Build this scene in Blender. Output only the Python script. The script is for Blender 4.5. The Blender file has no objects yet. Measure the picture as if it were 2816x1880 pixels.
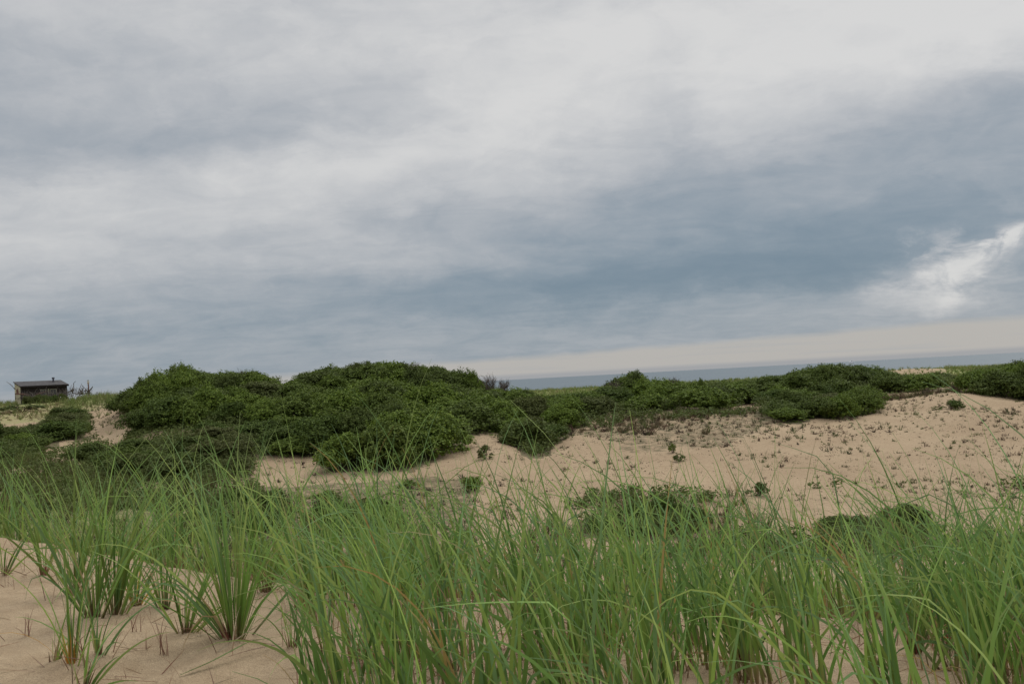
import bpy, math, random
import numpy as np
from mathutils import Vector, Matrix

rng = np.random.default_rng(11)
random.seed(5)
SC = bpy.context.scene
COL = SC.collection

# ------------------------------------------------------------------ camera model (photo 2816 x 1880)
FPX = 2738.0
CX, CY = 1408.0, 940.0
ROLL = math.atan(0.0537)
PITCH = math.atan(103.0 * math.cos(ROLL) / FPX)
EYE = 16.0
fw = np.array([0.0, math.cos(PITCH), math.sin(PITCH)])
up0 = np.array([0.0, -math.sin(PITCH), math.cos(PITCH)])
rt0 = np.array([1.0, 0.0, 0.0])
UP = math.cos(ROLL) * up0 + math.sin(ROLL) * rt0
RT = math.cos(ROLL) * rt0 - math.sin(ROLL) * up0

def ray(x, y):
    return fw * FPX + RT * (x - CX) - UP * (y - CY)

def project(P):
    P = np.asarray(P, float)
    d = P - np.array([0, 0, EYE])
    w = d @ fw
    return CX + (d @ RT) / w * FPX, CY - (d @ UP) / w * FPX

def at_depth(x, y, D):
    d = ray(x, y)
    d = d / d[1] * D
    return np.array([d[0], d[1], d[2] + EYE])

def px2m(D):
    return D / FPX

# ------------------------------------------------------------------ value noise
_perm = np.random.default_rng(3).random((256, 256))
def vnoise(x, y):
    x = np.asarray(x, float); y = np.asarray(y, float)
    xi = np.floor(x).astype(int); yi = np.floor(y).astype(int)
    fx = x - xi; fy = y - yi
    fx = fx * fx * (3 - 2 * fx); fy = fy * fy * (3 - 2 * fy)
    a = _perm[xi & 255, yi & 255]; b = _perm[(xi + 1) & 255, yi & 255]
    c = _perm[xi & 255, (yi + 1) & 255]; d = _perm[(xi + 1) & 255, (yi + 1) & 255]
    return (a * (1 - fx) + b * fx) * (1 - fy) + (c * (1 - fx) + d * fx) * fy - 0.5
def fbm(x, y, o=4):
    s = 0; a = 1.0
    for i in range(o):
        s = s + a * vnoise(x * 2 ** i + 17.3 * i, y * 2 ** i - 9.1 * i); a *= 0.5
    return s

# ------------------------------------------------------------------ terrain heights
# per photo column: crest of the near dune, then the far dune seen across the hollow (distance, photo row) or (distance, None, height)
def H(D, h): return (D, None, h)
near = {0: (7.2, 1470), 400: (5.9, 1545), 800: (5.1, 1610), 1400: (4.6, 1660), 2100: (4.3, 1712), 2500: (4.2, 1730), 2816: (4.2, 1745)}
tail_l = [H(180, -3.5), H(230, -8), H(260, -18), H(420, -26)]
tail = [H(110, -3.1), H(150, -2.75), H(182, -2.42), H(196, -2.5), H(230, -8), H(262, -18), H(420, -26)]
cols = {
 -200: [(30, 1430), (40, 1335), (50, 1275), (62, 1222), (80, 1170), (100, 1140), (118, 1124), H(130, .4), H(150, -1)] + tail_l,
 0:    [(30, 1425), (40, 1330), (50, 1270), (62, 1215), (80, 1160), (100, 1128), (118, 1113), H(130, .15), H(150, -1)] + tail_l,
 150:  [(30, 1430), (40, 1335), (50, 1275), (62, 1210), (80, 1150), (100, 1120), (118, 1107), H(130, .2), H(150, -1)] + tail_l,
 300:  [(30, 1440), (38, 1350), (48, 1280), (58, 1210), (70, 1145), (85, 1105), (105, 1086), H(118, .6), H(140, -1)] + tail_l,
 450:  [(30, 1450), (36, 1370), (42, 1300), (50, 1220), (58, 1150), (66, 1100), (74, 1068), H(84, .4), H(105, -1)] + tail_l,
 620:  [(30, 1450), (36, 1365), (42, 1295), (50, 1210), (58, 1130), (66, 1063), H(74, .4), H(100, -1.5)] + tail_l,
 770:  [(30, 1450), (36, 1360), (42, 1290), (50, 1200), (58, 1120), (66, 1061), H(74, .2), H(100, -1.5)] + tail_l,
 1000: [(30, 1450), (36, 1350), (42, 1280), (50, 1190), (58, 1105), (66, 1045), H(74, .3), H(100, -1.8)] + tail_l,
 1200: [(30, 1450), (36, 1345), (42, 1265), (50, 1180), (58, 1105), (66, 1058), H(74, -.4), H(90, -2.2)] + tail,
 1350: [(30, 1450), (36, 1340), (42, 1260), (50, 1180), (58, 1120), (64, 1092), H(72, -1.2), H(90, -2.6)] + tail,
 1480: [(30, 1450), (36, 1350), (42, 1280), (48, 1230), (54, 1170), (60, 1125), H(70, -2.2), H(90, -3)] + tail,
 1620: [(30, 1450), (36, 1345), (42, 1270), (48, 1200), (54, 1150), (62, 1115), H(70, -1.9), H(90, -3)] + tail,
 1850: [(30, 1440), (36, 1330), (42, 1245), (48, 1180), (54, 1138), (64, 1090), H(72, -1.6), H(90, -3)] + tail,
 2100: [(30, 1440), (36, 1320), (42, 1235), (48, 1172), (54, 1130), (64, 1078), H(72, -1.6), H(90, -3)] + tail,
 2320: [(30, 1440), (36, 1320), (42, 1235), (48, 1170), (54, 1128), (64, 1065), (70, 1040), H(80, -1.4), H(100, -2.9)] + tail,
 2500: [(30, 1440), (36, 1310), (42, 1225), (48, 1160), (54, 1113), (60, 1083), (68, 1058), H(80, -2), H(110, -2.5), H(140, -1.65), H(152, -1.5), H(165, -1.7), H(182, -2.5), H(196, -2.6), H(230, -8), H(262, -18), H(420, -26)],
 2640: [(30, 1440), (36, 1300), (42, 1200), (48, 1130), (54, 1087), (58, 1074), (66, 1052), H(76, -1.9), H(110, -2.8), H(140, -2.0), H(152, -2.0), H(182, -2.4), H(196, -2.5), H(230, -8), H(262, -18), H(420, -26)],
 2816: [(30, 1440), (36, 1300), (42, 1200), (48, 1130), (54, 1095), (60, 1052), (66, 1030), H(80, -1.6), H(100, -2.8)] + tail,
 3050: [(30, 1430), (36, 1290), (42, 1190), (48, 1120), (54, 1085), (60, 1042), (66, 1020), H(80, -1.6), H(100, -2.8)] + tail,
}
hor = lambda x: 1043 - 0.0537 * (x - 1408)
def hz(x, y, D):
    d = ray(x, y); return d[2] / d[1] * D
ND = 420
LD = np.linspace(math.log(0.25), math.log(420), ND)
DD = np.exp(LD)
cx_ = sorted(cols)
rows = []; us = []
for x in cx_:
    nx = sorted(near)
    cD = np.interp(x, nx, [near[k][0] for k in nx]); cy = np.interp(x, nx, [near[k][1] for k in nx])
    hc = hz(x, cy, cD)
    kn = [(0.25, -1.16), (1.5, -1.12), (2.6, -1.08), (3.4, -1.03 + (hc + 1.03) * .5), (cD - .25, hc - .015), (cD + .1, hc), (cD + .45, hc - .1), (cD + 1.2, hc - .42),
          (9 + cD * .4, hc - 1.9), (18, -4.4 if x < 500 else -5.0), (25, -4.2 if x < 500 else -5.1)]
    for k in cols[x]:
        kn.append((k[0], k[2]) if k[1] is None else (k[0], hz(x, k[1], k[0])))
    kd = np.log([k[0] for k in kn]); kh = [k[1] for k in kn]
    rows.append(np.interp(LD, kd, kh))
    d = ray(x, 1200); us.append(d[0] / d[1])
T = np.array(rows)
# smooth along distance
ker = np.exp(-np.linspace(-2, 2, 9) ** 2); ker /= ker.sum()
T = np.array([np.convolve(np.pad(r, 4, mode='edge'), ker, 'valid') for r in T])
NU = 240
UF = np.linspace(us[0], us[-1], NU)
TF = np.array([np.interp(UF, us, T[:, j]) for j in range(ND)]).T
kerU = np.exp(-np.linspace(-2, 2, 13) ** 2); kerU /= kerU.sum()
TF = np.array([np.convolve(np.pad(TF[:, j], 6, mode='edge'), kerU, 'valid') for j in range(ND)]).T
TH0 = math.atan(UF[0]); TH1 = math.atan(UF[-1])
MOUNDS = []
def ground(X, Y):
    X = np.asarray(X, float); Y = np.asarray(Y, float)
    th = np.arctan2(X, Y); r = np.hypot(X, Y)
    tc = np.clip(th, TH0, TH1)
    D = np.clip(r * np.cos(tc), 0.26, 419)
    fu = (np.tan(tc) - UF[0]) / (UF[1] - UF[0]); fd = (np.log(D) - LD[0]) / (LD[1] - LD[0])
    iu = np.clip(fu.astype(int), 0, NU - 2); idd = np.clip(fd.astype(int), 0, ND - 2)
    a = fu - iu; b = fd - idd
    h = (TF[iu, idd] * (1 - a) + TF[iu + 1, idd] * a) * (1 - b) + (TF[iu, idd + 1] * (1 - a) + TF[iu + 1, idd + 1] * a) * b
    back = np.clip((np.abs(th) - 1.3) / 0.6, 0, 1)                    # behind the photographer the dunes go on
    h = h * (1 - back) + (-1.2 + 2.0 * np.clip(fbm(X * .03, Y * .03), -.5, .5) * np.clip(r / 30, 0, 1)) * back
    h = h + 0.05 * fbm(X * 1.6 + 5, Y * 1.6, 3) * np.clip((r - 2) / 3, 0.3, 1) + 0.04 * fbm(X * 5, Y * 5, 3) * np.exp(-r / 9)
    h = h + 0.30 * fbm(X * .22, Y * .22, 4) * np.clip((r - 14) / 20, 0, 1) * np.clip((170 - r) / 50, .15, 1)
    for (mx, my, mr, mh) in MOUNDS:
        h = h + mh * np.exp(-((X - mx) ** 2 + (Y - my) ** 2) / mr ** 2)
    return h + EYE

def hit(x, y, d0=1.0, d1=220):
    """world point where the view ray of photo pixel x,y meets the sand"""
    d = ray(x, y); d = d / d[1]
    D = np.exp(np.linspace(math.log(d0), math.log(d1), 1500))
    z = EYE + d[2] * D
    g = ground(d[0] * D, D)
    k = np.argmax(z <= g)
    if z[k] > g[k]: k = len(D) - 1
    return np.array([d[0] * D[k], D[k], g[k]])

# ------------------------------------------------------------------ helpers
def mesh_obj(name, V, F, mat, parent=None, smooth=False, colors=None, uvless=True, mats=None, midx=None):
    me = bpy.data.meshes.new(name)
    V = np.asarray(V, np.float32)
    if isinstance(F, np.ndarray):
        n, k = F.shape
        me.vertices.add(len(V)); me.vertices.foreach_set('co', V.ravel())
        me.loops.add(n * k); me.loops.foreach_set('vertex_index', F.astype(np.int32).ravel())
        me.polygons.add(n); me.polygons.foreach_set('loop_start', np.arange(0, n * k, k, dtype=np.int32))
        me.polygons.foreach_set('loop_total', np.full(n, k, dtype=np.int32))
        me.update(calc_edges=True)
    else:
        me.from_pydata([tuple(v) for v in V], [], F); me.update()
    if smooth:
        me.polygons.foreach_set('use_smooth', np.ones(len(me.polygons), dtype=bool))
    if colors is not None:
        a = me.attributes.new('tint', 'FLOAT_COLOR', 'POINT')
        c = np.ones((len(V), 4), np.float32); c[:, :3] = colors
        a.data.foreach_set('color', c.ravel())
    if mats:
        for m in mats: me.materials.append(m)
        me.polygons.foreach_set('material_index', np.asarray(midx, np.int32))
    else:
        me.materials.append(mat)
    o = bpy.data.objects.new(name, me); COL.objects.link(o)
    if parent is not None: o.parent = parent
    return o

def tag(o, label=None, cat=None, group=None, kind=None):
    if label: o['label'] = label
    if cat: o['category'] = cat
    if group: o['group'] = group
    if kind: o['kind'] = kind
    return o

def empty(name, loc, label, cat, group=None, rz=0):
    o = bpy.data.objects.new(name, None); COL.objects.link(o)
    o.location = Vector(loc); o.rotation_euler = (0, 0, rz); o.empty_display_size = .1
    return tag(o, label, cat, group)

class Mat:
    def __init__(s, name, spec=.3, rough=.8):
        s.m = bpy.data.materials.new(name); s.m.use_nodes = True
        s.nt = s.m.node_tree; s.b = s.nt.nodes['Principled BSDF']; s.out = s.nt.nodes['Material Output']
        s.b.inputs['Roughness'].default_value = rough; s.b.inputs['Specular IOR Level'].default_value = spec
    def n(s, t, **kw):
        nd = s.nt.nodes.new(t)
        for k, v in kw.items():
            if hasattr(nd, k): setattr(nd, k, v)
            else: nd.inputs[k].default_value = v
        return nd
    def l(s, a, b): s.nt.links.new(a, b)

def noise_mat(name, c1, c2, scale=5, rough=.85, spec=.2, bump=0.0, stretch=(1, 1, 1), bscale=None, lo=.35, hi=.65):
    M = Mat(name, spec, rough)
    tc = M.n('ShaderNodeTexCoord'); mp = M.n('ShaderNodeMapping'); mp.inputs['Scale'].default_value = stretch
    M.l(tc.outputs['Object'], mp.inputs['Vector'])
    nz = M.n('ShaderNodeTexNoise'); nz.inputs['Scale'].default_value = scale; nz.inputs['Detail'].default_value = 6
    M.l(mp.outputs[0], nz.inputs['Vector'])
    cr = M.n('ShaderNodeValToRGB'); cr.color_ramp.elements[0].position = lo; cr.color_ramp.elements[1].position = hi
    cr.color_ramp.elements[0].color = (*c1, 1); cr.color_ramp.elements[1].color = (*c2, 1)
    M.l(nz.outputs['Fac'], cr.inputs[0]); M.l(cr.outputs[0], M.b.inputs['Base Color'])
    if bump:
        nb = M.n('ShaderNodeTexNoise'); nb.inputs['Scale'].default_value = bscale or scale * 3; nb.inputs['Detail'].default_value = 4
        M.l(mp.outputs[0], nb.inputs['Vector'])
        bp = M.n('ShaderNodeBump'); bp.inputs['Strength'].default_value = 1; bp.inputs['Distance'].default_value = bump
        M.l(nb.outputs['Fac'], bp.inputs['Height']); M.l(bp.outputs[0], M.b.inputs['Normal'])
    return M.m

# ------------------------------------------------------------------ materials
def sand_material():
    M = Mat('sand', .15, .95)
    tc = M.n('ShaderNodeTexCoord')
    n1 = M.n('ShaderNodeTexNoise', Scale=.35, Detail=5.0); n2 = M.n('ShaderNodeTexNoise', Scale=9.0, Detail=5.0)
    n3 = M.n('ShaderNodeTexNoise', Scale=240.0, Detail=3.0)
    for n in (n1, n2, n3): M.l(tc.outputs['Object'], n.inputs['Vector'])
    cr = M.n('ShaderNodeValToRGB')
    cr.color_ramp.elements[0].position = .3; cr.color_ramp.elements[0].color = (.355, .262, .165, 1)
    cr.color_ramp.elements[1].position = .7; cr.color_ramp.elements[1].color = (.43, .327, .21, 1)
    M.l(n1.outputs['Fac'], cr.inputs[0])
    cr2 = M.n('ShaderNodeValToRGB')
    cr2.color_ramp.elements[0].position = .3; cr2.color_ramp.elements[0].color = (.86, .84, .82, 1)
    cr2.color_ramp.elements[1].position = .65; cr2.color_ramp.elements[1].color = (1.04, 1.04, 1.04, 1)
    M.l(n2.outputs['Fac'], cr2.inputs[0])
    cr3 = M.n('ShaderNodeValToRGB')
    cr3.color_ramp.elements[0].position = .36; cr3.color_ramp.elements[0].color = (.68, .66, .66, 1)
    cr3.color_ramp.elements[1].position = .6; cr3.color_ramp.elements[1].color = (1.08, 1.08, 1.08, 1)
    M.l(n3.outputs['Fac'], cr3.inputs[0])
    m1 = M.n('ShaderNodeMix', data_type='RGBA', blend_type='MULTIPLY'); m1.inputs[0].default_value = 1
    m2 = M.n('ShaderNodeMix', data_type='RGBA', blend_type='MULTIPLY'); m2.inputs[0].default_value = 1
    M.l(cr.outputs[0], m1.inputs[6]); M.l(cr2.outputs[0], m1.inputs[7]); M.l(m1.outputs[2], m2.inputs[6]); M.l(cr3.outputs[0], m2.inputs[7])
    at = M.n('ShaderNodeAttribute', attribute_name='tint')
    sp = M.n('ShaderNodeSeparateColor'); M.l(at.outputs['Color'], sp.inputs[0])
    # leaf litter (red channel) and short grass (green channel), both broken up by noise
    nl = M.n('ShaderNodeTexNoise', Scale=2.6, Detail=8.0, Roughness=.65); M.l(tc.outputs['Object'], nl.inputs['Vector'])
    def masked(ch, col, prev, soft=.12):
        ad = M.n('ShaderNodeMath', operation='ADD'); M.l(sp.outputs[ch], ad.inputs[0]); M.l(nl.outputs['Fac'], ad.inputs[1])
        mr = M.n('ShaderNodeMapRange'); mr.inputs[1].default_value = 1.0 - soft; mr.inputs[2].default_value = 1.0 + soft
        M.l(ad.outputs[0], mr.inputs[0])
        mx = M.n('ShaderNodeMix', data_type='RGBA'); M.l(mr.outputs[0], mx.inputs[0]); M.l(prev, mx.inputs[6])
        cc = M.n('ShaderNodeValToRGB'); cc.color_ramp.elements[0].position = .35; cc.color_ramp.elements[1].position = .65
        cc.color_ramp.elements[0].color = (*[c * .75 for c in col], 1); cc.color_ramp.elements[1].color = (*[c * 1.25 for c in col], 1)
        M.l(n2.outputs['Fac'], cc.inputs[0]); M.l(cc.outputs[0], mx.inputs[7])
        return mx.outputs[2]
    c = masked('Red', (.14, .115, .065), m2.outputs[2])
    c = masked('Green', (.23, .245, .09), c)
    M.l(c, M.b.inputs['Base Color'])
    nb = M.n('ShaderNodeTexNoise', Scale=16.0, Detail=8.0, Roughness=.6); M.l(tc.outputs['Object'], nb.inputs['Vector'])
    b1 = M.n('ShaderNodeBump'); b1.inputs['Strength'].default_value = .9; b1.inputs['Distance'].default_value = .035
    b2 = M.n('ShaderNodeBump'); b2.inputs['Strength'].default_value = .8; b2.inputs['Distance'].default_value = .0025
    M.l(nb.outputs['Fac'], b1.inputs['Height']); M.l(n3.outputs['Fac'], b2.inputs['Height'])
    M.l(b1.outputs[0], b2.inputs['Normal']); M.l(b2.outputs[0], M.b.inputs['Normal'])
    return M.m

def tint_material(name, rough=.5, spec=.35, trans=.3, mul=(1, 1, 1)):
    M = Mat(name, spec, rough)
    at = M.n('ShaderNodeAttribute', attribute_name='tint')
    gr = M.n('ShaderNodeNewGeometry')
    mr = M.n('ShaderNodeMapRange'); mr.inputs[3].default_value = .8; mr.inputs[4].default_value = 1.2
    M.l(gr.outputs['Random Per Island'], mr.inputs[0])
    mx = M.n('ShaderNodeVectorMath', operation='SCALE'); M.l(at.outputs['Color'], mx.inputs[0]); M.l(mr.outputs[0], mx.inputs['Scale'])
    mm = M.n('ShaderNodeVectorMath', operation='MULTIPLY'); mm.inputs[1].default_value = mul; M.l(mx.outputs[0], mm.inputs[0])
    M.l(mm.outputs[0], M.b.inputs['Base Color'])
    tr = M.n('ShaderNodeBsdfTranslucent'); M.l(mm.outputs[0], tr.inputs['Color'])
    ms = M.n('ShaderNodeMixShader'); ms.inputs[0].default_value = trans
    M.l(M.b.outputs[0], ms.inputs[1]); M.l(tr.outputs[0], ms.inputs[2]); M.l(ms.outputs[0], M.out.inputs['Surface'])
    return M.m

def leaf_material(name, c1, c2, c3):
    M = Mat(name, .15, .7)
    gr = M.n('ShaderNodeNewGeometry'); oi = M.n('ShaderNodeObjectInfo')
    cr = M.n('ShaderNodeValToRGB'); cr.color_ramp.elements[0].color = (*c1, 1); cr.color_ramp.elements[1].color = (*c2, 1)
    M.l(gr.outputs['Random Per Island'], cr.inputs[0])
    mx = M.n('ShaderNodeMix', data_type='RGBA'); M.l(cr.outputs[0], mx.inputs[6]); mx.inputs[7].default_value = (*c3, 1)
    mr = M.n('ShaderNodeMapRange'); mr.inputs[1].default_value = .3; mr.inputs[2].default_value = 1.0; mr.inputs[4].default_value = .8
    M.l(oi.outputs['Random'], mr.inputs[0]); M.l(mr.outputs[0], mx.inputs[0])
    M.l(mx.outputs[2], M.b.inputs['Base Color'])
    tr = M.n('ShaderNodeBsdfTranslucent'); M.l(mx.outputs[2], tr.inputs['Color'])
    ms = M.n('ShaderNodeMixShader'); ms.inputs[0].default_value = .22
    M.l(M.b.outputs[0], ms.inputs[1]); M.l(tr.outputs[0], ms.inputs[2]); M.l(ms.outputs[0], M.out.inputs['Surface'])
    return M.m

MS = dict(
    sand=sand_material(),
    blade=tint_material('grass_blade', .5, .35, .3),
    tuft=tint_material('small_plant', .8, .1, .15),
    leaf=leaf_material('shrub_leaf', (.078, .125, .02), (.175, .235, .036), (.07, .09, .026)),
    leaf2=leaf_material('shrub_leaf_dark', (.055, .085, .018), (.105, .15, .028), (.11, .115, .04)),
    wood=noise_mat('shrub_stem', (.09, .07, .055), (.16, .13, .11), 12),
    driftwood=noise_mat('driftwood', (.065, .055, .05), (.16, .135, .115), 6, stretch=(1, 1, .3)),
    redwood=noise_mat('reddish_wood', (.10, .05, .04), (.17, .095, .075), 6),
    roof=noise_mat('roof_felt', (.055, .051, .053), (.085, .08, .08), 3, bump=.01),
    darkwall=noise_mat('dark_shingle', (.016, .012, .013), (.03, .023, .022), 8, bump=.01),
    siding=noise_mat('cream_siding', (.38, .34, .235), (.47, .42, .30), 2),
    trim=noise_mat('pale_trim', (.16, .155, .12), (.24, .23, .18), 4),
    glass=noise_mat('window_glass', (.02, .024, .026), (.04, .045, .048), 2, rough=.12, spec=.6),
    pipe=noise_mat('stove_pipe', (.05, .05, .065), (.08, .08, .10), 5, rough=.5),
    flashing=noise_mat('roof_flashing', (.3, .29, .27), (.4, .39, .36), 5),
    pale=noise_mat('weathered_pale_post', (.38, .30, .25), (.5, .42, .36), 5),
    white=noise_mat('white_paint', (.7, .7, .68), (.8, .8, .78), 3, rough=.5),
    hull=noise_mat('boat_white', (.74, .75, .76), (.8, .8, .8), .3, rough=.4),
    darkhull=noise_mat('boat_window', (.05, .06, .07), (.08, .09, .1), .3, rough=.3),
)

# ------------------------------------------------------------------ polygons (photo rows and columns) read once to find where plants stand
def inpoly(poly, x, y):
    x = np.asarray(x); y = np.asarray(y); c = np.zeros(x.shape, bool)
    n = len(poly); j = n - 1
    for i in range(n):
        xi, yi = poly[i]; xj, yj = poly[j]
        t = ((yi > y) != (yj > y)) & (x < (xj - xi) * (y - yi) / ((yj - yi) + 1e-9) + xi)
        c ^= t; j = i
    return c

ZONES = [  # name, polygon, (dmin,dmax), height range, radius, spacing, label, dark?
 ('A1', [(350, 1095), (420, 1066), (600, 1056), (745, 1058), (775, 1090), (800, 1160), (640, 1188), (520, 1180), (490, 1172), (430, 1188), (390, 1200), (366, 1196), (356, 1130)], (46, 72), (1.1, 1.9), 1.25, 1.6,
  'dense green shrub in the tall left thicket nearest the shack', 0),
 ('A2', [(262, 1240), (330, 1250), (400, 1240), (430, 1215), (520, 1195), (640, 1190), (800, 1160), (880, 1195), (866, 1240), (820, 1250), (780, 1245), (710, 1262), (670, 1310), (580, 1335), (480, 1335), (400, 1325), (330, 1310), (250, 1290), (215, 1265)], (33, 52), (.55, 1.0), 1.15, 1.5,
  'low dark green shrub at the foot of the left thicket', 1),
 ('A3', [(805, 1082), (840, 1052), (1000, 1030), (1200, 1045), (1320, 1078), (1400, 1105), (1400, 1195), (1340, 1190), (1290, 1222), (1235, 1212), (1200, 1245), (1165, 1290), (1060, 1300), (1000, 1294), (880, 1288), (868, 1230), (805, 1165)], (38, 69), (1.1, 1.9), 1.3, 1.68,
  'bushy green shrub in the big central thicket that rises above the horizon', 0),
 ('A4', [(1400, 1105), (1480, 1112), (1600, 1110), (1680, 1100), (1685, 1148), (1600, 1162), (1560, 1198), (1530, 1232), (1480, 1262), (1440, 1250), (1425, 1215), (1400, 1195)], (40, 68), (.9, 1.4), 1.15, 1.5,
  'green shrub on the low saddle right of the central thicket', 0),
 ('D', [(1680, 1100), (1850, 1080), (2100, 1068), (2320, 1030), (2440, 1040), (2600, 1055), (2620, 1068), (2400, 1085), (2385, 1092), (2050, 1112), (1930, 1128), (1740, 1137), (1690, 1150)], (50, 72), (1.0, 1.7), 1.25, 1.75,
  'green shrub in the long belt along the crest of the right sand slope', 0),
 ('E', [(2085, 1125), (2150, 1100), (2380, 1100), (2425, 1115), (2425, 1128), (2350, 1148), (2250, 1150), (2140, 1160), (2100, 1152)], (46, 58), (.8, 1.2), 1.0, 1.35,
  'dark green shrub in the oval patch jutting onto the right sand slope', 0),
 ('F', [(2655, 1068), (2700, 1040), (2830, 1025), (2900, 1020), (2900, 1105), (2816, 1096), (2712, 1088)], (48, 72), (1.2, 1.8), 1.2, 1.45,
  'deep green shrub on the slope top at the right edge', 0),
 ('B', [(-60, 1185), (34, 1195), (103, 1180), (138, 1160), (207, 1152), (245, 1168), (240, 1195), (210, 1214), (165, 1210), (110, 1240), (96, 1267), (-60, 1290)], (42, 84), (.7, 1.1), 1.3, 1.8,
  'green shrub in the band across the grassy slope below the shack', 1),
 ('G1', [(1600, 1440), (1640, 1415), (1700, 1425), (1770, 1398), (1850, 1412), (1905, 1405), (1930, 1440), (1900, 1475), (1620, 1480)], (25, 37), (.4, .8), .62, .92, 'low dark shrub in the hollow, hummock seen right of the grass centre', 1),
 ('G2', [(2240, 1450), (2290, 1425), (2380, 1440), (2470, 1420), (2560, 1435), (2600, 1460), (2560, 1480), (2260, 1480)], (25, 37), (.28, .5), .62, .92, 'low dark shrub in the hollow, hummock seen through the right grass', 1),
 ('G3', [(840, 1430), (900, 1395), (960, 1420), (1060, 1400), (1130, 1440), (1120, 1475), (840, 1475)], (25, 37), (.4, .75), .62, .92, 'low dark shrub in the hollow below the central thicket', 1),
 ('G4', [(560, 1400), (660, 1372), (780, 1400), (800, 1440), (700, 1470), (570, 1460)], (25, 37), (.4, .7), .62, .92, 'low dark shrub in the hollow, beside the pale sand spur left of centre', 1),
]
SKY = np.array([(-100, 1075), (330, 1085), (344, 1072), (374, 1050), (396, 1030), (427, 1019), (451, 1021), (465, 1010), (482, 1006), (503, 997), (534, 1007), (551, 1016), (572, 1021), (634, 1021), (668, 1017), (702, 1020), (747, 1019), (764, 1034), (775, 1046), (800, 1042), (807, 1031),
 (848, 1021), (879, 1009), (913, 1004), (941, 1000), (993, 992), (1058, 991), (1106, 995), (1130, 999), (1182, 1003), (1216, 1006), (1251, 1007), (1285, 1015), (1323, 1020), (1337, 1036), (1354, 1062), (1389, 1068), (1440, 1061), (1464, 1074), (1483, 1086), (1514, 1083), (1607, 1076), (1651, 1064),
 (1665, 1045), (1696, 1031), (1727, 1017), (1748, 1015), (1765, 1023), (1796, 1035), (1813, 1043), (1830, 1038), (1861, 1040), (1882, 1050), (1951, 1052), (2003, 1047), (2054, 1045), (2082, 1036), (2133, 1031), (2177, 1020), (2222, 1007), (2284, 998), (2319, 997), (2360, 1002), (2415, 1005),
 (2446, 1017), (2498, 1028), (2560, 1024), (2601, 1015), (2636, 1017), (2663, 1008), (2687, 1013), (2739, 1009), (2766, 995), (2808, 986), (2900, 980)], float)

# ------------------------------------------------------------------ ground sheet
CLUMPS = [  # photo base x,y, blades, length, width, fan tilt, lean (radians, + = right), label
 (201, 1850, 12, .78, .010, .34, -.05, 'small fan of grass with an orange stem base, bottom left on bare sand', 'orange'),
 (145, 1842, 3, .34, .008, .12, .05, 'two or three short upright grass blades left of the orange based clump', ''),
 (228, 1905, 8, .42, .011, .50, .25, 'grass clump at the bottom edge with blades bent over to the right', ''),
 (266, 1823, 8, .40, .009, .42, .12, 'thin grass clump between the orange based clump and the bottom edge clump', ''),
 (121, 1588, 12, .75, .009, .30, .02, 'V shaped grass clump on a single pink stem, near the left sand crest', 'pink'),
 (10, 1588, 10, .62, .009, .34, .02, 'V shaped grass clump cut by the left edge of the photo', ''),
 (206, 1646, 28, .98, .0105, .25, .02, 'tall thick grass clump on a broad dark red foot, left of the paired clumps', 'pink'),
 (262, 1722, 30, .95, .011, .24, -.04, 'tall grass clump, left one of the close pair in the left foreground', ''),
 (317, 1718, 32, .95, .011, .26, .10, 'tall grass clump, right one of the close pair in the left foreground', ''),
 (371, 1683, 14, .60, .010, .30, .10, 'short grass clump with two bright yellow dying blades', 'yellow'),
 (453, 1690, 18, .78, .009, .26, -.02, 'slender grass clump behind the small open fan clump', ''),
 (507, 1755, 17, .58, .010, .38, .02, 'small open fan shaped grass clump, left of the biggest tussock', ''),
 (646, 1778, 58, 1.0, .0105, .34, -.10, 'biggest grass tussock of the left foreground, with dark red stem bases', 'pink'),
 (732, 1639, 26, .82, .009, .22, .10, 'grass clump right behind the biggest tussock, at the sand crest', ''),
 (802, 1793, 8, .42, .006, .26, -.02, 'very thin sparse grass sprig with dead straw round its foot', ''),
 (900, 1829, 8, .50, .007, .30, -.05, 'small grass sprig with a red foot at the left side of the dense grass', 'pink'),
 (2054, 1836, 26, .9, .010, .28, -.08, 'grass clump with a dark red foot on the open sand at bottom right', 'pink'),
 (2512, 1812, 20, .8, .010, .24, .0, 'slim grass clump standing on the right hand sand patch', 'pink'),
 (2724, 1850, 34, .95, .011, .30, -.05, 'grass clump with one bright red leaf, near the lower right corner', 'red'),
]
cl_pts = []
for c in CLUMPS:
    p = hit(c[0], c[1]); cl_pts.append(p)
for c, p in zip(CLUMPS, cl_pts):
    MOUNDS.append((p[0], p[1], .16, .012 + .0004 * c[2]))

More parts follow.
